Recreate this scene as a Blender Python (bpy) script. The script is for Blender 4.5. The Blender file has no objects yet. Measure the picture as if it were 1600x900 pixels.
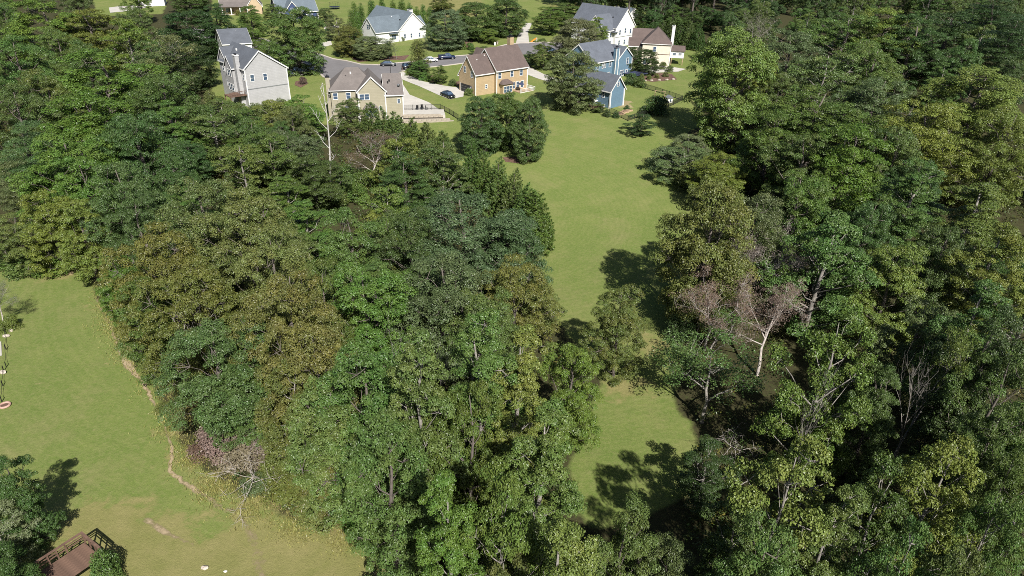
import bpy, bmesh, math, random
import numpy as np
from mathutils import Vector, Matrix
R = math.radians
random.seed(7)
rng = np.random.default_rng(11)
scene = bpy.context.scene
C = scene.collection

# ------------------------------------------------------------------ camera, sky, sun
F, PITCH, ROLL, CZ = 1067.0, R(29.0), R(1.6), 50.0
fw = np.array([0, math.cos(PITCH), -math.sin(PITCH)])
r0 = np.array([1.0, 0, 0]); u0 = np.cross(r0, fw)
rt = r0*math.cos(ROLL) + u0*math.sin(ROLL)
up = u0*math.cos(ROLL) - r0*math.sin(ROLL)
cam_d = bpy.data.cameras.new('camera'); cam = bpy.data.objects.new('camera', cam_d); C.objects.link(cam)
cam.matrix_world = Matrix(((rt[0], up[0], -fw[0], 0), (rt[1], up[1], -fw[1], 0), (rt[2], up[2], -fw[2], CZ), (0, 0, 0, 1)))
cam_d.sensor_width = 36; cam_d.lens = 36*F/1600; cam_d.clip_start = 0.5; cam_d.clip_end = 6000
scene.camera = cam
SUN_EL, SUN_AZ = R(43), R(180-20)          # azimuth clockwise from +Y: behind the camera, to its right
w = bpy.data.worlds.new('World'); scene.world = w; w.use_nodes = True
nt = w.node_tree; nt.nodes.clear()
sky = nt.nodes.new('ShaderNodeTexSky'); sky.sky_type = 'NISHITA'; sky.sun_disc = False
sky.sun_elevation = SUN_EL; sky.sun_rotation = SUN_AZ; sky.air_density = 1.0; sky.dust_density = 1.0
bg = nt.nodes.new('ShaderNodeBackground'); bg.inputs[1].default_value = 0.05
wo = nt.nodes.new('ShaderNodeOutputWorld')
nt.links.new(sky.outputs[0], bg.inputs[0]); nt.links.new(bg.outputs[0], wo.inputs[0])
sd = bpy.data.lights.new('sun', 'SUN'); sd.energy = 4.9; sd.angle = R(0.53); sd.color = (1, 0.97, 0.92)
so = bpy.data.objects.new('sun', sd); C.objects.link(so)
tosun = Vector((math.sin(SUN_AZ)*math.cos(SUN_EL), math.cos(SUN_AZ)*math.cos(SUN_EL), math.sin(SUN_EL)))
so.rotation_euler = tosun.to_track_quat('Z', 'Y').to_euler(); so.location = (60, -60, 120)
scene.view_settings.view_transform = 'Standard'; scene.view_settings.look = 'None'
scene.view_settings.exposure = 0.72; scene.view_settings.gamma = 1.0
scene.cycles.use_denoising = False; scene.cycles.pixel_filter_type = 'GAUSSIAN'; scene.cycles.filter_width = 1.0
scene.cycles.max_bounces = 6; scene.cycles.transparent_max_bounces = 6
scene.cycles.diffuse_bounces = 3; scene.cycles.glossy_bounces = 2; scene.cycles.transmission_bounces = 4

# ------------------------------------------------------------------ terrain and pixel helpers
def sstep(t):
    t = np.clip(t, 0, 1); return t*t*(3-2*t)
def terr(x, y):
    x = np.asarray(x, float); y = np.asarray(y, float)
    h = 6.5*sstep((y-95)/100) + 0.03*np.clip(y-195, 0, 260)
    h = h + 0.25*np.sin(x*0.071+1.3)*np.sin(y*0.053) + 0.12*np.sin(x*0.19+y*0.13)
    return h
def proj(p):
    d = np.asarray(p, float) - np.array([0, 0, CZ]); z = d @ fw
    return 800+F*(d @ rt)/z, 450-F*(d @ up)/z, z
def ray(px, py): return fw + rt*(px-800)/F - up*(py-450)/F
def un(px, py, z):
    d = ray(px, py); t = (z-CZ)/d[2]; return np.array([0, 0, CZ]) + d*t
def ground_at(px, py, dz=0.0):
    z = 3.0
    for _ in range(40):
        p = un(px, py, z+dz); z = z*0.5 + 0.5*float(terr(p[0], p[1]))
    p = un(px, py, z+dz); p[2] = float(terr(p[0], p[1])); return p
def inpoly(px, py, poly):
    px = np.asarray(px, float); py = np.asarray(py, float)
    ins = np.zeros(px.shape, bool); n = len(poly); j = n-1
    for i in range(n):
        xi, yi = poly[i]; xj, yj = poly[j]
        c = ((yi > py) != (yj > py)) & (px < (xj-xi)*(py-yi)/((yj-yi) if yj != yi else 1e-9)+xi)
        ins ^= c; j = i
    return ins

# ------------------------------------------------------------------ materials
MATS = {}
def node_mat(name):
    m = bpy.data.materials.new(name); m.use_nodes = True; t = m.node_tree
    b = t.nodes['Principled BSDF']; MATS[name] = m
    return m, t, b
def N(t, kind, **kw):
    n = t.nodes.new(kind)
    for k, v in kw.items(): setattr(n, k, v)
    return n
def ramp(t, fac, stops):
    r = N(t, 'ShaderNodeValToRGB'); e = r.color_ramp.elements
    while len(e) < len(stops): e.new(0.5)
    for q, (p, c) in zip(e, stops): q.position = p; q.color = (*c, 1)
    t.links.new(fac, r.inputs[0]); return r.outputs[0]
def noise(t, scale, detail=4, vec=None, rough=0.6):
    n = N(t, 'ShaderNodeTexNoise'); n.inputs['Scale'].default_value = scale; n.inputs['Detail'].default_value = detail
    n.inputs['Roughness'].default_value = rough
    if vec is not None: t.links.new(vec, n.inputs['Vector'])
    return n.outputs[0]
def mixc(t, fac, a, b, mode='MIX'):
    m = N(t, 'ShaderNodeMix', data_type='RGBA', blend_type=mode)
    for s, v in ((m.inputs[0], fac), (m.inputs[6], a), (m.inputs[7], b)):
        if hasattr(v, 'links') or isinstance(v, bpy.types.NodeSocket): t.links.new(v, s)
        elif isinstance(v, (int, float)): s.default_value = v
        else: s.default_value = (*v, 1)
    return m.outputs[2]
def mth(t, op, a, b=0.0):
    m = N(t, 'ShaderNodeMath', operation=op)
    for s, v in ((m.inputs[0], a), (m.inputs[1], b)):
        if isinstance(v, bpy.types.NodeSocket): t.links.new(v, s)
        else: s.default_value = v
    return m.outputs[0]
def plain(name, col, rough=0.7, var=0.15, scale=3.0, metal=0.0, spec=0.4, bump=0.0):
    m, t, b = node_mat(name)
    tc = N(t, 'ShaderNodeTexCoord').outputs['Object']
    n = noise(t, scale, 5, tc)
    lo = tuple(c*(1-var) for c in col); hi = tuple(min(1, c*(1+var)) for c in col)
    t.links.new(ramp(t, n, [(0.3, lo), (0.7, hi)]), b.inputs['Base Color'])
    b.inputs['Roughness'].default_value = rough; b.inputs['Metallic'].default_value = metal
    b.inputs['Specular IOR Level'].default_value = spec
    if bump:
        bp = N(t, 'ShaderNodeBump'); bp.inputs['Strength'].default_value = bump; bp.inputs['Distance'].default_value = 0.05
        t.links.new(n, bp.inputs['Height']); t.links.new(bp.outputs[0], b.inputs['Normal'])
    return m
def siding(name, col):
    m, t, b = node_mat(name)
    tc = N(t, 'ShaderNodeTexCoord').outputs['Object']
    wv = N(t, 'ShaderNodeTexWave', wave_type='BANDS', bands_direction='Z', wave_profile='SAW'); wv.inputs['Scale'].default_value = 0.85
    t.links.new(tc, wv.inputs['Vector'])
    n = noise(t, 0.7, 5, tc)
    base = ramp(t, n, [(0.25, tuple(c*0.88 for c in col)), (0.75, tuple(min(1, c*1.08) for c in col))])
    t.links.new(mixc(t, mth(t, 'MULTIPLY', wv.outputs[1], 0.10), base, tuple(c*0.55 for c in col)), b.inputs['Base Color'])
    bp = N(t, 'ShaderNodeBump'); bp.inputs['Strength'].default_value = 0.35; bp.inputs['Distance'].default_value = 0.03
    t.links.new(wv.outputs[1], bp.inputs['Height']); t.links.new(bp.outputs[0], b.inputs['Normal'])
    b.inputs['Roughness'].default_value = 0.62
    return m
def shingle(name, col):
    m, t, b = node_mat(name)
    tc = N(t, 'ShaderNodeTexCoord').outputs['Object']
    v = N(t, 'ShaderNodeTexVoronoi'); v.inputs['Scale'].default_value = 3.2; t.links.new(tc, v.inputs['Vector'])
    n = noise(t, 0.5, 6, tc)
    n2 = noise(t, 9, 3, tc)
    a = ramp(t, n, [(0.3, tuple(c*0.8 for c in col)), (0.7, tuple(c*1.18 for c in col))])
    sep = N(t, 'ShaderNodeSeparateColor'); t.links.new(v.outputs['Color'], sep.inputs[0])
    c2 = mixc(t, mth(t, 'MULTIPLY', sep.outputs[0], 0.35), a, tuple(c*0.55 for c in col))
    c3 = mixc(t, mth(t, 'MULTIPLY', n2, 0.3), c2, tuple(min(1, c*1.5) for c in col))
    t.links.new(c3, b.inputs['Base Color']); b.inputs['Roughness'].default_value = 0.85
    bp = N(t, 'ShaderNodeBump'); bp.inputs['Strength'].default_value = 0.4; bp.inputs['Distance'].default_value = 0.04
    t.links.new(sep.outputs[0], bp.inputs['Height']); t.links.new(bp.outputs[0], b.inputs['Normal'])
    return m

siding('sid_grey', (0.37, 0.365, 0.36)); siding('sid_white', (0.64, 0.635, 0.615)); siding('sid_olive', (0.31, 0.28, 0.20))
siding('sid_brown', (0.39, 0.29, 0.17)); siding('sid_blue', (0.115, 0.19, 0.255)); siding('sid_navy', (0.035, 0.055, 0.13))
siding('sid_tan', (0.44, 0.33, 0.21)); siding('sid_cream', (0.60, 0.54, 0.43))
shingle('roof_char', (0.082, 0.09, 0.105)); shingle('roof_taupe', (0.130, 0.112, 0.102)); shingle('roof_brown', (0.100, 0.073, 0.064))
shingle('roof_slate', (0.105, 0.13, 0.15)); shingle('roof_blue', (0.095, 0.105, 0.125))
plain('trim', (0.66, 0.65, 0.62), 0.5, 0.05); plain('stone', (0.42, 0.36, 0.30), 0.9, 0.3, 2.5, bump=0.5)
plain('metal_dark', (0.02, 0.02, 0.022), 0.45, 0.2, metal=0.3); plain('metal_grey', (0.35, 0.36, 0.37), 0.4, 0.15, metal=0.6)
plain('wood', (0.125, 0.075, 0.052), 0.8, 0.35, 2.0, bump=0.3); plain('wood_pale', (0.34, 0.24, 0.15), 0.8, 0.3, 2.0)
plain('retain', (0.33, 0.285, 0.225), 0.9, 0.22, 1.2, bump=0.4)
plain('mulch', (0.12, 0.068, 0.048), 0.95, 0.4, 1.5, bump=0.5); plain('clay', (0.32, 0.17, 0.10), 0.95, 0.3, 0.8, bump=0.3)
plain('rubber', (0.015, 0.015, 0.016), 0.8, 0.2); plain('rim', (0.45, 0.46, 0.47), 0.3, 0.05, metal=0.8)
plain('car_black', (0.012, 0.013, 0.016), 0.18, 0.05, spec=0.7); plain('car_navy', (0.012, 0.02, 0.055), 0.18, 0.05, spec=0.7)
plain('car_white', (0.75, 0.75, 0.74), 0.2, 0.03, spec=0.6); plain('car_grey', (0.03, 0.034, 0.04), 0.2, 0.05, spec=0.7)
plain('lamp_head', (0.85, 0.85, 0.8), 0.2, 0.02); plain('tail', (0.35, 0.01, 0.01), 0.25, 0.05)
plain('cloth_navy', (0.03, 0.04, 0.085), 0.9, 0.15); plain('orange', (0.75, 0.25, 0.03), 0.6, 0.1); plain('pink', (0.40, 0.25, 0.20), 0.9, 0.15)
m, t, b = node_mat('glass'); b.inputs['Base Color'].default_value = (0.055, 0.085, 0.13, 1); b.inputs['Roughness'].default_value = 0.06
b.inputs['Specular IOR Level'].default_value = 0.9
def concrete(name, col):
    m, t, b = node_mat(name); tc = N(t, 'ShaderNodeTexCoord').outputs['Object']
    n = noise(t, 0.35, 8, tc, 0.7); n2 = noise(t, 6, 3, tc)
    c = ramp(t, n, [(0.3, tuple(x*0.82 for x in col)), (0.7, tuple(min(1, x*1.1) for x in col))])
    t.links.new(mixc(t, mth(t, 'MULTIPLY', n2, 0.25), c, tuple(x*0.6 for x in col)), b.inputs['Base Color'])
    b.inputs['Roughness'].default_value = 0.9
concrete('concrete', (0.47, 0.44, 0.39)); concrete('asphalt', (0.165, 0.155, 0.155)); concrete('kerb', (0.45, 0.40, 0.34))

# bark
def bark(name, col):
    m, t, b = node_mat(name); tc = N(t, 'ShaderNodeTexCoord').outputs['Object']
    n = noise(t, 2.5, 5, tc)
    t.links.new(ramp(t, n, [(0.3, tuple(c*0.55 for c in col)), (0.7, tuple(c*1.3 for c in col))]), b.inputs['Base Color'])
    b.inputs['Roughness'].default_value = 0.9
bark('bark', (0.12, 0.10, 0.085)); bark('bark_pale', (0.22, 0.20, 0.175)); bark('bark_dark', (0.075, 0.058, 0.048)); bark('bark_dead', (0.36, 0.32, 0.285))
# foliage: colour comes from the tree (object colour), its clumps and its leaves
m, t, b = node_mat('leaf')
oi = N(t, 'ShaderNodeObjectInfo'); at = N(t, 'ShaderNodeAttribute', attribute_name='tint')
sp = N(t, 'ShaderNodeSeparateColor'); t.links.new(at.outputs['Color'], sp.inputs[0])
turn = ramp(t, sp.outputs[1], [(0.0, (0, 0, 0)), (0.45, (0.15, 0.15, 0.15)), (1.0, (1, 1, 1))])
fac = mth(t, 'MULTIPLY', turn, oi.outputs['Alpha'])
col = mixc(t, fac, oi.outputs['Color'], (0.165, 0.118, 0.022))
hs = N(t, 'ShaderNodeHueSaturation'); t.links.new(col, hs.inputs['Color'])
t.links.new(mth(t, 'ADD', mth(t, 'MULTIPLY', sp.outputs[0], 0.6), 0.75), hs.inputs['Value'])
t.links.new(mth(t, 'ADD', mth(t, 'MULTIPLY', sp.outputs[2], 0.035), 0.49), hs.inputs['Hue'])
t.links.new(hs.outputs[0], b.inputs['Base Color']); b.inputs['Roughness'].default_value = 0.42
b.inputs['Specular IOR Level'].default_value = 0.4
tr = N(t, 'ShaderNodeBsdfTranslucent'); hs2 = N(t, 'ShaderNodeHueSaturation'); hs2.inputs['Value'].default_value = 1.5; hs2.inputs['Hue'].default_value = 0.497
t.links.new(hs.outputs[0], hs2.inputs['Color']); t.links.new(hs2.outputs[0], tr.inputs[0])
mx = N(t, 'ShaderNodeMixShader'); mx.inputs[0].default_value = 0.2
t.links.new(b.outputs[0], mx.inputs[1]); t.links.new(tr.outputs[0], mx.inputs[2]); t.links.new(mx.outputs[0], t.nodes['Material Output'].inputs[0])

# ground: covers by vertex attribute (R lawn, G dry grass, B bare clay), broken up by noise
m, t, b = node_mat('ground')
tc = N(t, 'ShaderNodeTexCoord').outputs['Object']
at = N(t, 'ShaderNodeAttribute', attribute_name='cover'); sp = N(t, 'ShaderNodeSeparateColor'); t.links.new(at.outputs['Color'], sp.inputs[0])
nb = noise(t, 0.07, 8, tc, 0.72); nm = noise(t, 0.35, 7, tc, 0.7); nf = noise(t, 2.6, 6, tc, 0.75)
grass = ramp(t, nb, [(0.30, (0.112, 0.158, 0.034)), (0.52, (0.146, 0.182, 0.046)), (0.72, (0.208, 0.206, 0.076))])
grass = mixc(t, ramp(t, nm, [(0.40, (0, 0, 0)), (0.66, (0.75,)*3)]), grass, (0.098, 0.148, 0.030))
grass = mixc(t, ramp(t, nf, [(0.42, (0, 0, 0)), (0.72, (0.75,)*3)]), grass, (0.212, 0.212, 0.082))
npatch = noise(t, 0.13, 9, tc, 0.7)
grass = mixc(t, ramp(t, npatch, [(0.50, (0, 0, 0)), (0.70, (0.6,)*3)]), grass, (0.225, 0.205, 0.088))
wv = N(t, 'ShaderNodeTexWave', wave_type='RINGS', rings_direction='SPHERICAL'); wv.inputs['Scale'].default_value = 0.30; wv.inputs['Distortion'].default_value = 5.0
wv.inputs['Detail'].default_value = 2; wv.inputs['Detail Scale'].default_value = 0.25
mp = N(t, 'ShaderNodeMapping'); mp.inputs['Location'].default_value = (6, -118, 0); t.links.new(tc, mp.inputs['Vector']); t.links.new(mp.outputs[0], wv.inputs['Vector'])
grass = mixc(t, mth(t, 'MULTIPLY', wv.outputs[1], 0.16), grass, (0.095, 0.135, 0.026))
dry = ramp(t, nm, [(0.3, (0.15, 0.15, 0.045)), (0.7, (0.27, 0.225, 0.10))])
clay = ramp(t, nm, [(0.3, (0.23, 0.17, 0.09)), (0.7, (0.38, 0.29, 0.18))])
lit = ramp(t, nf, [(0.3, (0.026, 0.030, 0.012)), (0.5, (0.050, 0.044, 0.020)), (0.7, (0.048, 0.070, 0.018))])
def soft(mask, amp):
    a = mth(t, 'ADD', mask, mth(t, 'MULTIPLY', mth(t, 'SUBTRACT', nm, 0.5), amp))
    return ramp(t, a, [(0.36, (0, 0, 0)), (0.64, (1, 1, 1))])
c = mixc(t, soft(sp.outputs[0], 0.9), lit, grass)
c = mixc(t, mth(t, 'MULTIPLY', soft(sp.outputs[1], 2.4), 0.75), c, dry)
c = mixc(t, mth(t, 'MULTIPLY', soft(sp.outputs[2], 2.0), 0.8), c, clay)
t.links.new(c, b.inputs['Base Color']); b.inputs['Roughness'].default_value = 0.95; b.inputs['Specular IOR Level'].default_value = 0.15
bp = N(t, 'ShaderNodeBump'); bp.inputs['Strength'].default_value = 0.55; bp.inputs['Distance'].default_value = 0.15
t.links.new(mth(t, 'ADD', nf, noise(t, 9, 4, tc, 0.8)), bp.inputs['Height']); t.links.new(bp.outputs[0], b.inputs['Normal'])
# worn path: clay breaking up at its edges
m, t, b = node_mat('path')
tc = N(t, 'ShaderNodeTexCoord').outputs['Object']; at = N(t, 'ShaderNodeAttribute', attribute_name='wear')
n1 = noise(t, 0.9, 7, tc, 0.75)
t.links.new(ramp(t, n1, [(0.3, (0.22, 0.165, 0.092)), (0.7, (0.36, 0.28, 0.175))]), b.inputs['Base Color']); b.inputs['Roughness'].default_value = 0.95
a = mth(t, 'ADD', at.outputs['Fac'], mth(t, 'MULTIPLY', mth(t, 'SUBTRACT', n1, 0.5), 1.3))
tp = N(t, 'ShaderNodeBsdfTransparent'); mx = N(t, 'ShaderNodeMixShader')
t.links.new(ramp(t, a, [(0.40, (0, 0, 0)), (0.72, (1, 1, 1))]), mx.inputs[0]); t.links.new(tp.outputs[0], mx.inputs[1]); t.links.new(b.outputs[0], mx.inputs[2])
t.links.new(mx.outputs[0], t.nodes['Material Output'].inputs[0])

# ------------------------------------------------------------------ mesh helpers
class MB:
    def __init__(s): s.v = []; s.f = []
    def add(s, vs, fs):
        o = len(s.v); s.v += [tuple(map(float, v)) for v in vs]; s.f += [tuple(o+i for i in f) for f in fs]; return s
    def box(s, x0, x1, y0, y1, z0, z1):
        return s.add([(x0,y0,z0),(x1,y0,z0),(x1,y1,z0),(x0,y1,z0),(x0,y0,z1),(x1,y0,z1),(x1,y1,z1),(x0,y1,z1)],
                     [(0,3,2,1),(4,5,6,7),(0,1,5,4),(1,2,6,5),(2,3,7,6),(3,0,4,7)])
    def extr(s, pts, off):
        n = len(pts); off = np.array(off, float)
        vs = [np.array(p, float) for p in pts]; vs = vs + [p+off for p in vs]
        return s.add(vs, [tuple(range(n))[::-1], tuple(range(n, 2*n))] + [(i, (i+1) % n, n+(i+1) % n, n+i) for i in range(n)])
    def tube(s, pts, rad, n=6, cap=True):
        pts = [np.array(p, float) for p in pts]; rings = []
        for i, p in enumerate(pts):
            d = pts[min(i+1, len(pts)-1)] - pts[max(i-1, 0)]; d = d/(np.linalg.norm(d)+1e-9)
            a = np.cross(d, (0, 0, 1) if abs(d[2]) < 0.9 else (1, 0, 0)); a /= np.linalg.norm(a); bb = np.cross(d, a)
            rr = rad[i] if hasattr(rad, '__len__') else rad
            rings.append([p + rr*(a*math.cos(2*math.pi*k/n)+bb*math.sin(2*math.pi*k/n)) for k in range(n)])
        vs = [v for r_ in rings for v in r_]; fs = []
        for i in range(len(pts)-1):
            for k in range(n): fs.append((i*n+k, i*n+(k+1) % n, (i+1)*n+(k+1) % n, (i+1)*n+k))
        if cap: fs += [tuple(range(n))[::-1], tuple((len(pts)-1)*n+k for k in range(n))]
        return s.add(vs, fs)
    def lathe(s, prof, n=10, cx=0, cy=0):
        vs = [(cx+r_*math.cos(2*math.pi*k/n), cy+r_*math.sin(2*math.pi*k/n), z) for r_, z in prof for k in range(n)]
        fs = [(i*n+k, i*n+(k+1) % n, (i+1)*n+(k+1) % n, (i+1)*n+k) for i in range(len(prof)-1) for k in range(n)]
        fs += [tuple(range(n))[::-1], tuple((len(prof)-1)*n+k for k in range(n))]
        return s.add(vs, fs)
    def mesh(s, name, mat, smooth=False):
        me = bpy.data.meshes.new(name); me.from_pydata(s.v, [], s.f)
        bm = bmesh.new(); bm.from_mesh(me); bmesh.ops.recalc_face_normals(bm, faces=bm.faces); bm.to_mesh(me); bm.free()
        me.materials.append(MATS[mat])
        if smooth: me.polygons.foreach_set('use_smooth', [True]*len(me.polygons))
        return me
    def build(s, name, mat, parent=None, smooth=False):
        o = bpy.data.objects.new(name, s.mesh(name, mat, smooth)); C.objects.link(o); o.parent = parent; return o
def B(*a): return MB().box(*a)
def link(name, me, parent=None):
    o = bpy.data.objects.new(name, me); C.objects.link(o); o.parent = parent; return o
def thing(name, label, cat, loc=(0, 0, 0), yaw=0.0, group=None):
    o = bpy.data.objects.new(name, None); C.objects.link(o); o.location = tuple(map(float, loc)); o.rotation_euler = (0, 0, yaw)
    o.empty_display_size = 0.3
    return tag(o, label, cat, group)
def tag(o, label, cat=None, group=None, kind=None):
    if label: o['label'] = label
    if cat: o['category'] = cat
    if group: o['group'] = group
    if kind: o['kind'] = kind
    return o
def copy_tree(o, parent=None):
    c = o.copy(); C.objects.link(c); c.parent = parent
    for ch in list(o.children): copy_tree(ch, c)
    return c

# ------------------------------------------------------------------ ground
K_LEFT = [(-400, 418), (0, 425), (100, 418), (138, 430), (158, 475), (190, 530), (240, 600), (275, 690), (330, 745), (420, 795), (520, 835), (610, 850), (640, 900), (660, 1200), (-900, 1200)]
K_MID = [(600, 200), (690, 260), (760, 300), (800, 340), (840, 400), (835, 430), (850, 470), (870, 500), (915, 560), (940, 600), (900, 690), (890, 770), (925, 830), (1010, 810), (1080, 770), (1090, 690),
         (1050, 620), (1075, 560), (1045, 500), (1075, 430), (1088, 340), (1085, 290), (1050, 240), (1090, 190), (1090, 120), (860, 130)]
K_TOWN = [(335, -60), (330, 40), (310, 90), (330, 150), (380, 178), (520, 195), (640, 225), (730, 240), (900, 190), (1095, 200), (1110, 110), (1095, 60), (1060, 20), (1000, 10), (960, -60)]
DRY = [[(140, 440), (160, 445), (185, 520), (215, 545), (205, 565), (170, 520), (150, 490)], [(235, 600), (262, 610), (285, 690), (330, 745), (420, 795), (520, 835), (610, 850), (640, 905), (560, 880), (430, 820), (330, 790), (270, 740), (250, 660)],
       [(90, 780), (240, 790), (330, 850), (420, 800), (640, 900), (660, 1200), (60, 1200)], [(640, -40), (760, -40), (750, 25), (690, 30), (640, 8)], [(930, 590), (1020, 590), (1010, 640), (960, 620)], [(990, 500), (1050, 540), (1030, 560), (995, 560)],
       [(0, 424), (130, 424), (140, 440), (0, 436)], [(860, 5), (905, 0), (895, 25), (865, 30)]]
CLAY = [[(140, 418), (60, 418), (60, 425), (140, 428)], [(0, 380), (14, 382), (14, 402), (0, 404)], [(950, 588), (972, 588), (970, 600), (952, 600)],
        [(900, 150), (935, 165), (950, 178), (925, 172)], [(962, 155), (985, 158), (985, 168), (965, 168)], [(175, 530), (205, 540), (222, 590), (205, 580)], [(310, 680), (380, 690), (420, 720), (360, 730)], [(605, 860), (640, 840), (650, 900), (620, 900)]]
xs = np.concatenate([np.linspace(-2500, -200, 14)[:-1], np.arange(-200, 200.1, 1.0), np.linspace(200, 2500, 14)[1:]])
ys = np.concatenate([np.linspace(-600, 16, 12)[:-1], np.arange(16, 130, 0.7), np.arange(130, 420, 1.6), np.linspace(420, 3500, 16)])
GX, GY = np.meshgrid(xs, ys); GZ = terr(GX, GY)
far = np.clip((np.hypot(GX, GY)-420)/600, 0, 1); GZ = GZ*(1-far) + far*14
P3 = np.stack([GX, GY, GZ], -1); dd = P3-np.array([0, 0, CZ]); zz = dd @ fw
zz = np.where(zz < 5, np.nan, zz)
PX = 800+F*(dd @ rt)/zz; PY = 450-F*(dd @ up)/zz
PX = np.nan_to_num(PX, nan=-9e5); PY = np.nan_to_num(PY, nan=9e5)
lawn = inpoly(PX, PY, K_LEFT) | inpoly(PX, PY, K_MID) | inpoly(PX, PY, K_TOWN) | inpoly(PX, PY, [(140, -30), (270, -30), (255, 22), (150, 26)])
dryA = np.zeros_like(lawn); clayA = np.zeros_like(lawn)
for p in DRY: dryA |= inpoly(PX, PY, p)
for p in CLAY: clayA |= inpoly(PX, PY, p)
def blur(a, n):
    a = a.astype(float)
    for _ in range(n):
        q = np.pad(a, 1, mode='edge'); a = (q[1:-1, :-2]+q[1:-1, 2:]+q[:-2, 1:-1]+q[2:, 1:-1]+2*q[1:-1, 1:-1])/6
    return a
cov = np.stack([blur(lawn, 2), blur(dryA, 14), blur(clayA, 2), np.ones_like(GX)], -1)
ny, nx = GX.shape
me = bpy.data.meshes.new('ground')
idx = np.arange(nx*ny).reshape(ny, nx)
quads = np.stack([idx[:-1, :-1], idx[:-1, 1:], idx[1:, 1:], idx[1:, :-1]], -1).reshape(-1, 4)
def np_mesh(me, verts, quads, mat, smooth=False):
    nq, k = quads.shape
    me.vertices.add(len(verts)); me.vertices.foreach_set('co', np.ascontiguousarray(verts, dtype=np.float32).ravel())
    me.loops.add(nq*k); me.loops.foreach_set('vertex_index', quads.astype(np.int32).ravel())
    me.polygons.add(nq); me.polygons.foreach_set('loop_start', np.arange(0, nq*k, k, dtype=np.int32))
    me.polygons.foreach_set('use_smooth', np.full(nq, smooth)); me.materials.append(MATS[mat]); me.update(calc_edges=True)
np_mesh(me, P3.reshape(-1, 3), quads, 'ground', True)
a = me.attributes.new('cover', 'FLOAT_COLOR', 'POINT'); a.data.foreach_set('color', cov.astype(np.float32).ravel())
tag(link('ground', me), None, None, None, 'structure')

# draped sheets -----------------------------------------------------
def drape(name, pxpoly, mat, dz, kind='structure', parent=None, sub=1.5):
    w3 = [ground_at(*p) for p in pxpoly]; bm = bmesh.new()
    pts = []
    for i, p in enumerate(w3):
        q = w3[(i+1) % len(w3)]; n = max(1, int(np.hypot(*(q-p)[:2])/sub))
        pts += [p+(q-p)*k/n for k in range(n)]
    xs_ = [p[0] for p in pts]; ys_ = [p[1] for p in pts]
    f = bm.faces.new([bm.verts.new((p[0], p[1], 0)) for p in pts])
    bmesh.ops.triangulate(bm, faces=[f])
    for axis, lo, hi in (((1, 0, 0), min(xs_), max(xs_)), ((0, 1, 0), min(ys_), max(ys_))):
        for s in np.arange(math.ceil(lo/2)*2, hi, 2.0):
            bmesh.ops.bisect_plane(bm, geom=bm.verts[:]+bm.edges[:]+bm.faces[:], plane_co=Vector(axis)*float(s), plane_no=axis)
    for v in bm.verts: v.co.z = float(terr(v.co.x, v.co.y))+dz
    bmesh.ops.recalc_face_normals(bm, faces=bm.faces)
    if sum(f.normal.z for f in bm.faces) < 0: bmesh.ops.reverse_faces(bm, faces=bm.faces)
    me = bpy.data.meshes.new(name); bm.to_mesh(me); bm.free(); me.materials.append(MATS[mat])
    o = link(name, me, parent)
    if parent is None: o['kind'] = kind
    return o
def kerb_line(pxs, parent):
    w3 = [ground_at(*p) for p in pxs]; pts = []
    for p, q in zip(w3[:-1], w3[1:]):
        n = max(1, int(np.hypot(*(q-p)[:2])/3)); pts += [p+(q-p)*k/n for k in range(n)]
    pts.append(w3[-1])
    for i in range(0, len(pts)-1):
        p, q = pts[i], pts[i+1]; d = (q-p)[:2]; L = np.hypot(*d); d = d/L; n = np.array([-d[1], d[0]])*0.3
        e = d*0.02
        mb = MB(); base = [p[:2]-n+e, q[:2]-n-e, q[:2]+n-e, p[:2]+n+e]
        mb.extr([(*c_, float(terr(*c_))-0.1) for c_ in base], (0, 0, 0.25)); mb.build('kerbstone', 'kerb', parent)
STREET = [(300, 44), (375, 53), (440, 68), (497, 84), (520, 92), (540, 95), (563, 100.5), (592, 101.5), (640, 97), (676, 91), (734, 86), (768, 76), (790, 70), (820, 67), (850, 66), (890, 68),
          (905, 75), (880, 84), (845, 84), (800, 86), (760, 95), (724, 99), (673, 105), (652, 107), (627, 112), (600, 124), (560, 131), (525, 128), (505, 120), (496, 111), (492, 104), (440, 88), (370, 68), (300, 56)]
street = drape('street', STREET, 'asphalt', 0.03)
kerb_line(STREET[:19], street); kerb_line(STREET[19:25], street); kerb_line(STREET[26:30], street); kerb_line(STREET[30:], street)
for poly in ([(622.7, 114), (630, 112.5), (660, 127), (694, 134), (726, 138.5), (724, 151), (703, 155.5), (685, 148.5), (653, 134), (624.5, 122.5)],
             [(598, 124), (625, 125), (640, 148), (670, 160), (686, 171), (629, 175), (612, 160)],
             [(447, 111), (470, 108), (497, 101), (505, 106), (495, 112), (470, 118), (450, 120)],
             [(495, 68), (517, 64), (519, 70), (498, 76)], [(505, 41), (530, 39), (530, 44), (507, 46)],
             [(806, 68), (827, 68), (825, 50), (832, 36), (822, 36), (811, 50)],
             [(812, 100), (826, 104), (850, 116), (885, 127), (915, 132), (910, 140), (866, 131), (838, 122), (815, 113)], [(170, 12), (195, 9), (240, 5), (240, 10), (195, 18), (172, 20)], [(1000, 108), (1030, 102), (1072, 108), (1060, 112), (1010, 114)]):
    drape('driveway', poly, 'concrete', 0.045)
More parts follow.
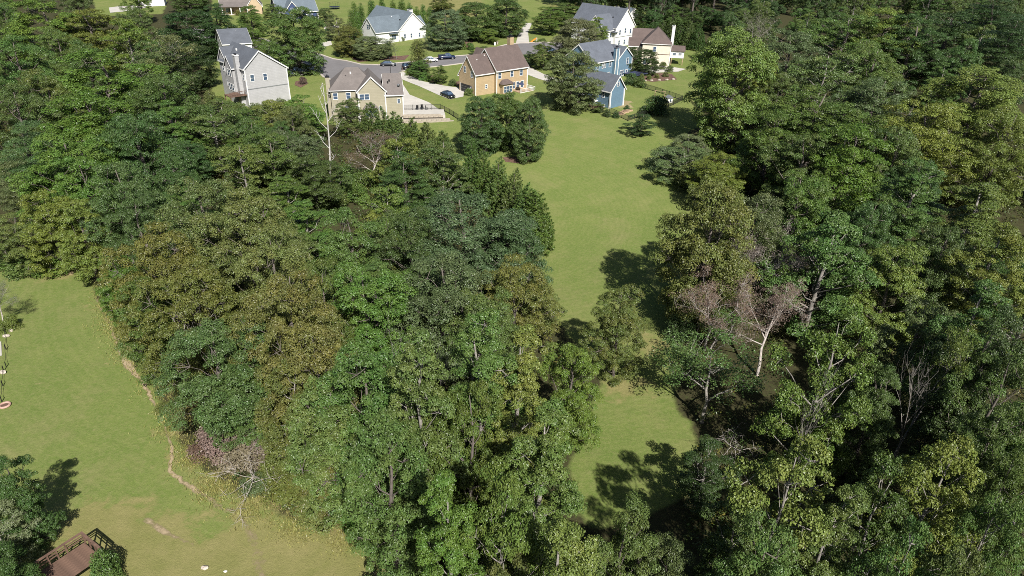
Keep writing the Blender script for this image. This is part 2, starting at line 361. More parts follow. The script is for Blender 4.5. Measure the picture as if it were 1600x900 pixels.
for poly in ([(540, 86), (560, 80), (620, 88), (640, 86), (632, 94), (600, 94), (560, 97)], [(462, 127), (478, 124), (481, 131), (470, 137), (460, 133)], [(785, 246), (828, 244), (836, 249), (815, 256), (790, 253)],
             [(985, 116), (1010, 112), (1050, 116), (1058, 124), (1020, 128), (988, 124)], [(660, 118), (680, 117), (695, 128), (690, 133), (670, 127)], [(905, 158), (935, 150), (945, 168), (930, 172)], [(712, 128), (722, 126), (728, 136), (715, 135)],
             [(700, 60), (740, 62), (735, 76), (690, 72)]):
    drape('mulch_bed', poly, 'mulch', 0.04)

def ribbon(name, pxs, widths, strength):
    w3 = [ground_at(*p) for p in pxs]; pts = []; ws = []; st = []
    for i, (p, q) in enumerate(zip(w3[:-1], w3[1:])):
        n = max(2, int(np.hypot(*(q-p)[:2])/0.5))
        for k in range(n):
            s_ = k/n; pts.append(p+(q-p)*s_); ws.append(widths[i]*(1-s_)+widths[i+1]*s_); st.append(strength[i]*(1-s_)+strength[i+1]*s_)
    V = []; Wt = []; Q = []; m_ = 5
    for i, p in enumerate(pts):
        d = (pts[min(i+1, len(pts)-1)]-pts[max(i-1, 0)])[:2]; d /= np.hypot(*d)+1e-9; n = np.array([-d[1], d[0]])
        jit = random.uniform(-.12, .12)
        for k in range(m_):
            u_ = (k/(m_-1)-0.5)*2; c_ = p[:2]+n*(u_*ws[i]*0.5+jit); V.append((c_[0], c_[1], float(terr(*c_))+0.03)); Wt.append(st[i]*(1-u_*u_))
        if i: Q += [((i-1)*m_+k, (i-1)*m_+k+1, i*m_+k+1, i*m_+k) for k in range(m_-1)]
    me = bpy.data.meshes.new(name); np_mesh(me, np.array(V), np.array(Q), 'path', True)
    a = me.attributes.new('wear', 'FLOAT', 'POINT'); a.data.foreach_set('value', np.array(Wt, np.float32))
    o = link(name, me); o['kind'] = 'structure'; return o
ribbon('dirt_path', [(150, 465), (172, 510), (190, 545), (200, 572), (218, 592), (232, 612), (245, 640), (262, 680), (269, 705), (266, 735), (285, 752), (312, 770), (340, 790), (380, 810), (400, 850), (408, 900), (420, 980)],
       [.8, .7, 1.1, 1.2, .7, .7, .5, .5, .6, .6, .8, .9, 1.0, 1.2, 1.8, 2.2, 2.2], [.5, .5, .9, 1.0, .8, .8, .55, .55, .8, .85, .75, .7, .55, .5, .5, .5, .5])
ribbon('dirt_path', [(225, 808), (255, 828), (275, 838), (300, 852), (318, 862)], [1.0, 1.0, .7, .6, .5], [.5, .75, .6, .5, .3])

# ------------------------------------------------------------------ tree prototypes
def leaf_mesh(name, P, Nn, size, tint, asp=0.55, mat='leaf', dirv=None):
    n = len(P)
    rnd = rng.normal(size=(n, 3)) if dirv is None else dirv
    tv = rnd - Nn*np.sum(rnd*Nn, 1, keepdims=True); tv /= np.linalg.norm(tv, axis=1, keepdims=True)+1e-9
    bv = np.cross(Nn, tv); s = size[:, None]
    fold = Nn*s*0.12
    V = np.stack([P-tv*s*0.5, P+bv*s*asp*0.5+fold+tv*s*0.05, P+tv*s*0.5, P-bv*s*asp*0.5+fold+tv*s*0.05], 1).reshape(-1, 3)
    me = bpy.data.meshes.new(name); np_mesh(me, V, np.arange(n*4).reshape(n, 4), mat)
    a = me.attributes.new('tint', 'FLOAT_COLOR', 'POINT')
    T = np.concatenate([tint, np.ones((n, 1))], 1); a.data.foreach_set('color', np.repeat(T, 4, axis=0).astype(np.float32).ravel())
    return me
def unit(a): return a/(np.linalg.norm(a, axis=-1, keepdims=True)+1e-9)
def clump_leaves(cs, rs, flat, per, lsize, upb=0.35, rnd=0.55, outb=0.6, fill=0.35, lift=None):
    P = []; Nn = []; S = []; T = []
    for c_, r_ in zip(cs, rs):
        n = int(per*(r_/np.mean(rs))**1.6*random.uniform(.75, 1.2)); d = unit(rng.normal(size=(n, 3)))
        d[:, 2] = np.where(d[:, 2] < -0.25, -d[:, 2]*0.7, d[:, 2]); d = unit(d)
        rad = r_*(1-fill*rng.random(n)**1.5)*(1+0.18*np.sin(d[:, 0]*5+c_[0]*3)*np.sin(d[:, 1]*5+c_[1]*2))
        p = d*rad[:, None]; p[:, 2] *= flat
        P.append(p+c_+rng.normal(size=(n, 3))*r_*0.09); Nn.append(unit(outb*d+rnd*rng.normal(size=(n, 3))*0.8+np.array([0, 0, upb])))
        S.append(lsize*rng.uniform(.65, 1.3, n)); cl = random.random()
        T.append(np.stack([rng.random(n)*0.6+0.4*random.random(), np.clip(cl+rng.normal(size=n)*0.15, 0, 1), rng.random(n)*.5+.5*random.random()], 1))
    return np.concatenate(P), np.concatenate(Nn), np.concatenate(S), np.concatenate(T)
def envelope(H, Rad, base, prof, n, inner, minsep, irr=0.16):
    out = []; tries = 0; ph = [random.uniform(0, 6.28) for _ in range(4)]
    while len(out) < n and tries < n*60:
        tries += 1
        tt = random.random(); pr = prof(tt)
        if random.random() > pr+0.1: continue
        th = random.uniform(0, 2*math.pi)
        mod = 1+irr*math.sin(2*th+ph[0])+irr*math.sin(3*th+5*tt+ph[1])+irr*0.6*math.sin(5*th+9*tt+ph[2])
        rr = Rad*pr*mod*(inner+(1-inner)*random.random()**0.5)
        c_ = np.array([rr*math.cos(th), rr*math.sin(th), H*(base+(1-base)*tt)])
        if any(np.linalg.norm(c_-o) < minsep for o in out): continue
        out.append(c_)
    return np.array(out)
def limbs(cs, H, tr_, base, zr=0.55, n=5, lean=0.0, thick=0.022):
    mb = MB(); bend = [np.array([random.uniform(-.03, .03)*H*k+lean*k*k*H*.1, random.uniform(-.03, .03)*H*k, 0.9*H*k]) for k in (0, .25, .5, .75, 1)]
    bend[0] = np.array([0, 0, -0.5])
    mb.tube(bend, [tr_*1.25, tr_, tr_*.75, tr_*.45, tr_*.12], 8)
    def tp(z):
        k = min(max(z/(0.9*H), 0), 0.999)*4; i = int(k); return bend[i]+(bend[i+1]-bend[i])*(k-i)
    for c_ in cs:
        dxy = np.hypot(c_[0], c_[1]); za = max(base*H*0.8, c_[2]-dxy*zr-0.06*H); a_ = tp(za); L = np.linalg.norm(c_-a_)
        m1 = a_+(c_-a_)*0.35+np.array([random.uniform(-.1, .1)*L, random.uniform(-.1, .1)*L, -0.04*L]); m2 = a_+(c_-a_)*0.7+np.array([random.uniform(-.08, .08)*L, random.uniform(-.08, .08)*L, 0.02*L])
        r_ = thick*L+0.02; mb.tube([a_, m1, m2, c_], [r_, r_*.75, r_*.5, r_*.2], n, False)
    return mb
def bare(H, levels=4, tr_=0.22, spread=0.75, kids=(3, 5), upw=0.35, seed=1, first=0.35, ratio=0.62):
    st = random.getstate(); random.seed(seed); mb = MB(); tips = []
    def grow(p, d, L, r_, lv):
        nseg = 3 if lv > 0 else 5; pts = [p]; rs = [r_]; q = p.copy()
        for k in range(nseg):
            d = d+np.array([random.gauss(0, .13), random.gauss(0, .13), random.gauss(0, .08)+(0.04 if lv else 0)]); d /= np.linalg.norm(d)
            q = q+d*L/nseg; pts.append(q.copy()); rs.append(r_*(1-0.75*(k+1)/nseg))
        mb.tube(pts, rs, 7 if lv == 0 else (5 if lv == 1 else 3), False)
        if lv >= levels: tips.append(q); return
        for _ in range(random.randint(*kids)+(4 if lv == 0 else 0)):
            s_ = random.uniform(first if lv == 0 else .25, 1.0); k = min(int(s_*nseg), nseg-1); o_ = pts[k]+(pts[k+1]-pts[k])*(s_*nseg-k)
            sd_ = unit(np.array([random.gauss(0, 1), random.gauss(0, 1), random.gauss(0, .5)])); dn = unit(d*(1-spread)+sd_*spread+np.array([0, 0, upw]))
            grow(o_, dn, L*ratio*random.uniform(.6, 1.1)*(1.15-0.6*s_ if lv == 0 else 1), max(rs[k]*.6, .018), lv+1)
    grow(np.array([0, 0, -0.3]), np.array([0, 0, 1.]), H*0.8, tr_, 0); random.setstate(st)
    return mb, np.array(tips)

PROTO = {}
def reg(kind, H, Rad, trunk_mb, crown, barkm='bark'):
    tm = trunk_mb.mesh(kind+'_trunk', barkm, True); PROTO.setdefault(kind, []).append((H, Rad, tm, crown))
oval = lambda t_: max(0.0, math.sin(math.pi*(0.12+0.86*t_)))**0.65
broad = lambda t_: max(0.0, math.cos((t_-0.35)*math.pi/1.55))**0.8 if t_ > 0.35 else 0.72+0.8*t_
spire = lambda t_: min(1.0, 0.55+1.6*t_)*(1-t_)**0.62 + 0.08
cone = lambda t_: (1-t_)**0.95 + 0.03
def make(kind, var, H, Rad, base, prof, ncl, cr, flat, per, ls, inner=0.5, sep=1.0, tr_=0.3, barkm='bark', asp=0.6, **kw):
    for _ in range(var):
        cs = envelope(H*0.97-cr*flat*0.8, Rad-cr*0.7, base, prof, ncl, inner, sep, kw.get('irr', .18)); rs = cr*rng.uniform(.65, 1.3, len(cs))
        lk = {k: kw[k] for k in ('upb', 'rnd', 'outb', 'fill') if k in kw}
        P, Nn, S, T = clump_leaves(cs, rs, flat, per, ls, **lk)
        reg(kind, H, Rad, limbs(cs, H, tr_, base, thick=kw.get('thick', .010)), leaf_mesh(kind+'_crown', P, Nn, S, T, asp), barkm)
def make_lobed(kind, var, H, Rad, base, prof, nl, lr, npf, pr, per, ls, inner=.5, sep=2.0, tr_=.3, barkm='bark', asp=.6, irr=.2, rnd=.38, flat=.85, thick=.012):
    for _ in range(var):
        L_ = envelope(H*.98-lr*.9, Rad-lr*.75, base, prof, nl, inner, sep, irr); cs = []; rs = []; tw = []
        for c_ in L_:
            o_ = unit(np.array([c_[0], c_[1], (c_[2]-H*.45)*.5])); rl = lr*random.uniform(.75, 1.25); n_ = 0; t_ = 0
            loc = []
            while n_ < npf and t_ < npf*12:
                t_ += 1; d = unit(rng.normal(size=3)+o_*.75+np.array([0, 0, .55]))
                q = c_+d*np.array([1, 1, flat])*rl*random.uniform(.7, 1.05)
                if any(np.linalg.norm(q-z_) < pr*1.05 for z_ in loc): continue
                loc.append(q); n_ += 1
            cs += loc; rs += [pr*random.uniform(.65, 1.25) for _ in loc]; tw += [(c_, q) for q in loc[:4]]
        cs = np.array(cs); rs = np.array(rs)
        P, Nn, S, T = clump_leaves(cs, rs, flat, per, ls, upb=.3, rnd=rnd, outb=.8, fill=.28)
        mb = limbs(L_, H, tr_, base, thick=thick)
        for a_, q in tw: mb.tube([a_, a_+(q-a_)*.6+np.array([0, 0, -.1]), q], [.045, .03, .012], 4, False)
        reg(kind, H, Rad, mb, leaf_mesh(kind+'_crown', P, Nn, S, T, asp), barkm)
make_lobed('oak', 3, 18, 6.5, .12, broad, 32, 2.15, 11, .76, 205, .20, .4, 2.15, .38, irr=.24)
make_lobed('maple', 3, 17, 5.0, .08, oval, 32, 1.7, 10, .65, 200, .185, .38, 1.65, .30, irr=.24)
make_lobed('poplar', 3, 24, 4.4, .10, spire, 44, 1.25, 8, .56, 235, .148, .25, 1.4, .30, 'bark_pale', .8, .28, .5)
make_lobed('loose', 3, 16, 4.6, .12, oval, 30, 1.25, 9, .54, 125, .18, .3, 1.45, .22, 'bark_pale', .7, .26, .6, .75)
make_lobed('pear', 2, 15, 5.4, .04, oval, 46, 1.6, 10, .68, 185, .19, .55, 1.5, .3, irr=.14)
make('pine', 2, 22, 3.9, .40, spire, 62, 1.25, .40, 460, .42, .3, 1.4, .28, 'bark', .14, rnd=1.0)
for _ in range(3):      # feathery evergreen cone: sprays that point up and out
    H, Rad = 11, 2.9; cs = envelope(H*0.97, Rad-.3, .03, cone, 210, .62, .42, .1); P = []; Nn = []; S = []; T = []; D = []
    for c_ in cs:
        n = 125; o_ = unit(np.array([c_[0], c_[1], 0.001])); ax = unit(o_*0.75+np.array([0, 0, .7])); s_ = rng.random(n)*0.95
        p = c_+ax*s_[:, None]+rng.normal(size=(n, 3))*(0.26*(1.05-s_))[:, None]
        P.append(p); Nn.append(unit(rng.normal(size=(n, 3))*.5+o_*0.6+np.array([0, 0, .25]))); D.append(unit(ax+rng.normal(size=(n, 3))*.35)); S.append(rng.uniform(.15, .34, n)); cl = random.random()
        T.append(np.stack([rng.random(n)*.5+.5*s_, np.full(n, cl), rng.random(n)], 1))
    tm = MB().tube([(0, 0, -.4), (0, 0, 5), (0, 0, 10.2)], [.2, .13, .03], 7)
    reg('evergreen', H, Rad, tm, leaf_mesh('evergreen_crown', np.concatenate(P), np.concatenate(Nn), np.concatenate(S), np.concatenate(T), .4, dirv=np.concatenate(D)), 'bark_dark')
make('column', 2, 8, 1.35, .03, lambda t_: min(1, .7+t_)*(1-t_)**.5+.05, 70, .5, 1.3, 130, .18, .6, .4, .12, 'bark_dark', .4)
make('shrub', 3, 2.4, 1.5, .02, lambda t_: math.sqrt(max(0, 1-(t_*.95)**2)), 34, .55, .8, 130, .16, .5, .35, .07)
for sdd in (3, 8, 15):
    mb, tips = bare(16, 3, .24, .7, (3, 5), .3, sdd); sc_ = 13.0/max(1, np.max(tips[:, 2])); rr_ = rng.uniform(.5, 1.0, len(tips))
    P, Nn, S, T = clump_leaves(tips, rr_, .7, 60, .22, rnd=1.0); reg('sparse', float(np.max(tips[:, 2])), float(np.percentile(np.hypot(tips[:, 0], tips[:, 1]), 92)), mb, leaf_mesh('sparse_crown', P, Nn, S, T, .7), 'bark_pale')
for sdd in (21, 29):
    mb, tips = bare(13, 4, .2, .72, (3, 4), .25, sdd); rr_ = rng.uniform(.3, .6, len(tips))
    P, Nn, S, T = clump_leaves(tips, rr_*1.2, .7, 42, .13, rnd=1.0); reg('twiggy', float(np.max(tips[:, 2])), float(np.percentile(np.hypot(tips[:, 0], tips[:, 1]), 92)), mb, leaf_mesh('twiggy_crown', P, Nn, S, T, .4), 'bark_dead')
for sdd in (5, 12, 33):
    mb, tips = bare(12, 3, .2, .7, (3, 5), .35, sdd); reg('bare', float(np.max(tips[:, 2])), float(np.percentile(np.hypot(tips[:, 0], tips[:, 1]), 92)), mb, None, 'bark_pale')

COL = {'bright': (.092, .152, .026, .06), 'green': (.086, .130, .029, .1), 'deep': (.066, .106, .027, .04), 'blue': (.076, .110, .040, .04), 'yg': (.122, .158, .032, .1), 'yellow': (.138, .168, .029, .16),
       'olive': (.102, .130, .034, .15), 'autumn': (.114, .130, .033, .24), 'dark': (.044, .074, .021, .04), 'sage': (.116, .140, .056, .08), 'redbrown': (.11, .074, .055, .2), 'pinkbrown': (.18, .132, .105, .1), 'grey': (.098, .124, .052, .08)}
CN = {'bright': 'bright green', 'green': 'mid green', 'deep': 'deep green', 'blue': 'blue-green', 'yg': 'yellow-green', 'yellow': 'yellowing', 'olive': 'olive green', 'autumn': 'bronze-tinged', 'dark': 'dark green', 'sage': 'sage green',
      'redbrown': 'red-brown', 'pinkbrown': 'pinkish brown', 'grey': 'grey-green'}
KN = {'oak': ('broad_tree', 'broad spreading tree'), 'poplar': ('tall_tree', 'tall upright tree'), 'maple': ('round_tree', 'dense rounded tree'), 'loose': ('loose_tree', 'loose open-crowned tree'), 'pear': ('pear_tree', 'dense oval tree'), 'pine': ('pine_tree', 'pine tree'),
      'evergreen': ('evergreen_tree', 'feathery cone-shaped evergreen'), 'column': ('columnar_evergreen', 'slim columnar evergreen'), 'shrub': ('shrub', 'rounded shrub'), 'sparse': ('sparse_tree', 'thin tree with bare limbs'), 'twiggy': ('dying_tree', 'dying twiggy tree'), 'bare': ('dead_tree', 'dead bare tree')}
ZN = {'mid': 'in the wood between the two lawns', 'left': 'in the wood beside the pale grey house', 'right': 'in the wood across the long lawn', 'far': 'in the wood beyond the fenced yard'}
PLACED = []; WOODS = []
def plant(kind, col, X, Y, h, rad, where, label=None, group=None):
    Hh, Rr, tm, cm = random.choice(PROTO[kind]); z = float(terr(X, Y))
    nm, phrase = KN[kind]
    if label is None:
        ph = 'pale '+phrase if kind == 'bare' else CN[col]+' '+phrase
        label = ph+' '+ZN.get(where, where); group = group or ph+'s '+ZN.get(where, where); auto = where in ZN
    else: auto = False
    o = thing(nm, label, 'shrub' if kind == 'shrub' else 'tree', (X, Y, z-0.05), random.uniform(0, 6.28), group)
    s = rad/Rr; o.scale = (s*random.uniform(.93, 1.07), s*random.uniform(.93, 1.07), h/Hh)
    if auto: WOODS.append((o, ph, X, Y))
    link('trunk', tm, o)
    if cm is not None:
        c_ = link('crown', cm, o); j = [random.uniform(.85, 1.15) for _ in range(3)]; k = random.uniform(.88, 1.14); b_ = COL[col]
        c_.color = (b_[0]*j[0]*k, b_[1]*k, b_[2]*j[2]*k, min(1, b_[3]*random.uniform(.6, 1.4)))
    PLACED.append((X, Y, rad, kind)); return o
def tree(tx, ty, wpx, h, kind, col, where, label=None, group=None):
    """tx,ty: pixel of the crown's tip; wpx: crown width; h: height in metres"""
    z = 3.0
    for _ in range(30):
        p = un(tx, ty, z+h); z = .5*z+.5*float(terr(p[0], p[1]))
    zc = proj((p[0], p[1], z+h*.65))[2]
    return plant(kind, col, p[0], p[1], h, wpx*zc/F/2*1.04, where, label, group)
def tree_b(bx, by, ty, wpx, kind, col, where, label=None, group=None):
    """base pixel on the ground and the row of the tip"""
    p = ground_at(bx, by); h = 3.0
    for _ in range(30):
        q = proj((p[0], p[1], p[2]+h)); h *= max(.3, min(3, (by-ty)/max(1e-3, by-q[1])))
    zc = proj((p[0], p[1], p[2]+h*.6))[2]
    return plant(kind, col, p[0], p[1], h, wpx*zc/F/2, where, label, group)
# ------------------------------------------------------------------ woods: trees told apart in the photograph
MID = [(560, 520, 170, 20, 'maple', 'green'), (650, 487, 150, 25, 'poplar', 'green'), (750, 472, 150, 24, 'poplar', 'green'), (815, 500, 140, 22, 'poplar', 'yg'), (855, 618, 165, 22, 'poplar', 'green'),
  (898, 528, 105, 14, 'maple', 'bright'), (697, 712, 135, 22, 'poplar', 'bright'), (885, 772, 180, 23, 'poplar', 'yg'), (785, 700, 150, 22, 'loose', 'green'), (600, 640, 150, 19, 'maple', 'green'), (505, 590, 140, 16, 'maple', 'olive'),
  (440, 405, 150, 20, 'oak', 'autumn'), (485, 480, 140, 18, 'oak', 'autumn'), (322, 498, 170, 15, 'oak', 'deep'), (300, 262, 150, 20, 'oak', 'olive'), (235, 345, 140, 18, 'oak', 'autumn'), (375, 290, 150, 20, 'oak', 'olive'),
  (420, 345, 140, 20, 'oak', 'autumn'), (290, 400, 150, 17, 'oak', 'autumn'), (222, 425, 110, 14, 'maple', 'green'), (540, 315, 110, 18, 'maple', 'green'), (565, 395, 130, 19, 'maple', 'bright'), (500, 400, 120, 18, 'oak', 'green'),
  (725, 290, 200, 18, 'oak', 'blue'), (640, 318, 120, 17, 'oak', 'deep'), (795, 325, 110, 15, 'oak', 'blue'), (690, 395, 180, 17, 'oak', 'blue'), (805, 398, 130, 15, 'oak', 'autumn'), (765, 445, 130, 16, 'oak', 'olive'), (845, 430, 70, 11, 'loose', 'olive'),
  (572, 205, 85, 12, 'twiggy', 'redbrown'), (622, 205, 75, 13, 'loose', 'yg'), (448, 197, 90, 13, 'maple', 'blue'), (690, 212, 80, 13, 'loose', 'olive'), (420, 205, 100, 14, 'maple', 'green'), (370, 215, 100, 15, 'loose', 'olive'),
  (330, 165, 110, 14, 'loose', 'olive'), (390, 180, 80, 11, 'loose', 'green'), (470, 146, 80, 11, 'maple', 'bright'), (425, 150, 70, 10, 'loose', 'yg'), (345, 152, 70, 9, 'loose', 'olive'), (378, 166, 60, 8, 'loose', 'green'), (590, 320, 70, 10, 'loose', 'yg'), (545, 150, 52, 9, 'maple', 'green'), (600, 280, 90, 14, 'loose', 'yg'), (640, 560, 100, 20, 'poplar', 'green'), (455, 560, 110, 14, 'loose', 'autumn'),
  (480, 655, 90, 8, 'loose', 'olive'), (510, 700, 80, 8, 'loose', 'autumn'), (985, 788, 130, 16, 'maple', 'green'), (1050, 835, 120, 13, 'maple', 'blue'), (790, 850, 100, 15, 'loose', 'olive'), (180, 395, 80, 11, 'maple', 'bright'), (735, 575, 130, 20, 'maple', 'green'), (365, 560, 80, 11, 'maple', 'green')]
for a in MID: tree(*a, 'mid')
LEFT = [(288, 12, 96, 15, 'pear', 'dark'), (283, 64, 80, 12, 'pear', 'dark'), (150, 70, 170, 21, 'maple', 'bright'), (125, 135, 160, 20, 'maple', 'bright'), (95, 195, 150, 19, 'maple', 'bright'), (205, 165, 130, 20, 'oak', 'deep'), (250, 105, 120, 19, 'oak', 'deep'),
  (60, 100, 100, 20, 'oak', 'olive'), (232, 42, 110, 19, 'sparse', 'sage'), (130, 5, 120, 19, 'maple', 'yg'), (60, -5, 120, 20, 'maple', 'bright'), (15, 50, 110, 20, 'oak', 'green'), (15, 125, 110, 20, 'oak', 'deep'), (30, 185, 90, 19, 'pine', 'blue'), (60, 290, 90, 14, 'maple', 'yg'),
  (112, 300, 90, 14, 'maple', 'yg'), (175, 245, 120, 18, 'oak', 'deep'), (120, 240, 110, 17, 'maple', 'bright'), (205, 300, 90, 15, 'maple', 'deep'), (15, 245, 80, 14, 'pine', 'grey'), (15, 330, 80, 10, 'maple', 'olive'), (190, 20, 90, 19, 'loose', 'yg'), (250, 70, 80, 15, 'loose', 'sage')]
for a in LEFT: tree(*a, 'left')
for x, y, hh, ww, c_ in ((35, 408, 3, 60, 'green'), (75, 410, 2.6, 55, 'bright'), (112, 398, 3, 50, 'olive'), (148, 372, 6, 60, 'green'), (10, 404, 2.5, 40, 'bright')): tree(x, y-10, ww, hh, 'shrub', c_, 'along the top edge of the short lawn')
tree(141, 405, 26, 2.6, 'shrub', 'blue', 'x', 'blue-green round shrub at the corner of the lawn by the dry grass')
FAR = [(1185, 70, 90, 18, 'maple', 'yg'), (1240, 40, 120, 21, 'oak', 'blue'), (1330, 14, 120, 21, 'maple', 'green'), (1392, 5, 110, 22, 'maple', 'yellow'), (1300, 70, 120, 21, 'loose', 'olive'), (1372, 62, 110, 20, 'oak', 'olive'), (1440, 20, 100, 21, 'maple', 'deep'),
  (1492, 14, 110, 20, 'maple', 'dark'), (1560, -10, 100, 23, 'pine', 'dark'), (1592, 20, 90, 23, 'pine', 'dark'), (1290, 128, 150, 21, 'maple', 'green'), (1382, 108, 120, 21, 'oak', 'blue'), (1215, 165, 110, 18, 'maple', 'green'), (1345, 185, 150, 21, 'maple', 'bright'), (1265, 195, 110, 19, 'maple', 'green'), (1460, 145, 150, 21, 'oak', 'yg'),
  (1545, 95, 160, 21, 'maple', 'yg'), (1590, 160, 120, 21, 'oak', 'yg'), (1180, 20, 60, 17, 'twiggy', 'grey'), (1195, 110, 60, 11, 'twiggy', 'redbrown'), (1165, 185, 70, 9, 'twiggy', 'redbrown'), (1130, 238, 100, 11, 'maple', 'yg'), (1080, 205, 60, 7, 'loose', 'sage')]
for a in FAR: tree(*a, 'far')
RIGHT = [(1140, 290, 90, 17, 'oak', 'autumn'), (1192, 295, 120, 19, 'oak', 'grey'), (1262, 255, 110, 19, 'maple', 'green'), (1312, 318, 150, 20, 'loose', 'green'), (1412, 372, 110, 16, 'maple', 'yg'), (1445, 245, 130, 21, 'poplar', 'green'),
  (1545, 265, 140, 21, 'poplar', 'green'), (1588, 325, 120, 22, 'poplar', 'yg'), (1495, 335, 110, 19, 'oak', 'deep'), (1560, 410, 120, 22, 'poplar', 'green'), (1460, 455, 110, 16, 'maple', 'blue'), (1185, 340, 150, 15, 'twiggy', 'pinkbrown'), (1125, 420, 140, 12, 'twiggy', 'pinkbrown'), (1215, 455, 150, 12, 'twiggy', 'pinkbrown'), (1120, 475, 120, 8, 'twiggy', 'olive'), (1322, 468, 150, 21, 'loose', 'yg'), (1475, 508, 120, 18, 'sparse', 'olive'),
  (1570, 480, 130, 20, 'maple', 'dark'), (1125, 520, 190, 12, 'sparse', 'deep'), (1255, 665, 190, 22, 'loose', 'yg'), (1330, 740, 120, 20, 'poplar', 'green'), (1502, 662, 160, 20, 'loose', 'yg'), (1400, 715, 130, 18, 'loose', 'deep'), (1585, 610, 120, 20, 'maple', 'deep'), (1592, 745, 110, 19, 'loose', 'green'), (1170, 760, 120, 15, 'loose', 'deep'),
  (1390, 560, 100, 15, 'maple', 'deep'), (1596, 530, 120, 19, 'maple', 'green'), (1600, 690, 120, 18, 'oak', 'deep'), (1640, 620, 140, 19, 'maple', 'green'), (1110, 690, 100, 8, 'loose', 'dark'), (1370, 300, 100, 18, 'oak', 'deep'), (1450, 800, 140, 20, 'loose', 'green'), (1540, 830, 130, 20, 'loose', 'olive'), (1215, 800, 150, 20, 'maple', 'green')]
for a in RIGHT: tree(*a, 'right')
tree_b(1128, 230, 36, 145, 'pear', 'yg', 'x', 'large yellow-green tree shading the lawn below the fenced yard')
tree_b(1085, 508, 268, 150, 'pear', 'autumn', 'x', 'large bronze-tinged tree throwing a broad shadow on the long lawn')
tree_b(957, 588, 437, 88, 'maple', 'autumn', 'x', 'bronze-tinged lone tree on the long lawn casting its shadow on the grass')
tree_b(930, 562, 515, 42, 'twiggy', 'grey', 'x', 'small grey tangled tree beside the bronze-tinged lone tree')
tree_b(1060, 285, 222, 85, 'loose', 'sage', 'x', 'sage green bushy willow at the edge of the long lawn')
tree_b(1035, 262, 228, 45, 'shrub', 'sage', 'where the long lawn meets the wood'); tree_b(1085, 300, 250, 60, 'shrub', 'olive', 'where the long lawn meets the wood'); tree_b(1062, 530, 490, 50, 'shrub', 'blue', 'x', 'blue-green shrub in the tree shade beside the long lawn')
# evergreen row that steps down beside the lawn
ORD = 'first second third fourth fifth sixth seventh eighth ninth tenth eleventh twelfth'.split(); ei = 0
for x, y, w_ in ((579, 168, 34), (597, 177, 32), (617, 183, 34), (641, 193, 36), (667, 199, 38), (692, 212, 36), (737, 224, 40), (756, 238, 40), (779, 252, 44), (804, 270, 48), (822, 292, 46), (838, 300, 60)):
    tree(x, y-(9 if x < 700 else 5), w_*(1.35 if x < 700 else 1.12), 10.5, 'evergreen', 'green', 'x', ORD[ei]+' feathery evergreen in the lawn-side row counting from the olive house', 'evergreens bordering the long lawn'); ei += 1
tree_b(752, 240, 146, 66, 'pear', 'deep', 'x', 'dense oval tree beside the retaining wall, one of a clump on the lawn', 'clump of oval trees on the lawn')
tree_b(790, 230, 141, 62, 'pear', 'green', 'x', 'dense oval tree in the middle of the clump on the lawn')
tree_b(825, 250, 148, 66, 'pear', 'deep', 'x', 'dense oval tree at the outer end of the clump on the lawn')
# bare and dead wood
q_ = ground_at(515, 303); mb = MB(); TT = lambda z: np.array([.5*math.sin(z*.16)+.05*z, 0, z])
mb.tube([TT(z)-(0, 0, .4 if z == 0 else 0) for z in np.linspace(0, 21, 12)], list(np.linspace(.24, .05, 12)), 8)
for z, dx, dy, dz in ((9, -2.2, .4, 3.2), (11, 2.6, .3, 3.4), (12.5, -2.4, -.6, 4.0), (14, 2.0, .8, 3.6), (15.5, -1.3, .4, 3.2), (17, 1.3, -.4, 2.6), (6.5, 1.4, -.3, 1.6), (18.5, -.7, .3, 1.8)):
    a_ = TT(z); e_ = a_+(dx, dy, dz); mb.tube([a_, a_+(dx*.5, dy*.5, dz*.35), e_], [.08, .055, .02], 6, False)
    for k in range(4): f_ = a_+(e_-a_)*random.uniform(.4, .95); mb.tube([f_, f_+(random.uniform(-.9, .9), random.uniform(-.6, .6), random.uniform(.4, 1.3))], [.04, .012], 4, False)
o = thing('dead_tree', 'tall white dead tree standing in front of the olive house', 'tree', q_); MATS['bark_white'] = plain('bark_white', (.38, .36, .33), .9, .25, 2.0); mb.build('trunk', 'bark_white', o, True)
tree(622, 478, 70, 21, 'bare', 'grey', 'x', 'dead white treetop rising from the wood between the two lawns')
tree(690, 500, 60, 15, 'bare', 'grey', 'mid'); tree(302, 432, 90, 15, 'bare', 'grey', 'x', 'dead grey limbs among bronze-tinged oaks above the dry grass')
tree(1200, 375, 90, 13, 'bare', 'grey', 'x', 'dead grey tree above the pinkish brown dying trees'); tree(1480, 520, 80, 17, 'bare', 'grey', 'right'); tree(1300, 560, 50, 17, 'bare', 'grey', 'right'); tree_b(622, 830, 775, 36, 'bare', 'grey', 'x', 'small dead snag at the lawn edge beside the tall yellow-green trees')
tree(1330, 50, 60, 20, 'bare', 'grey', 'far')
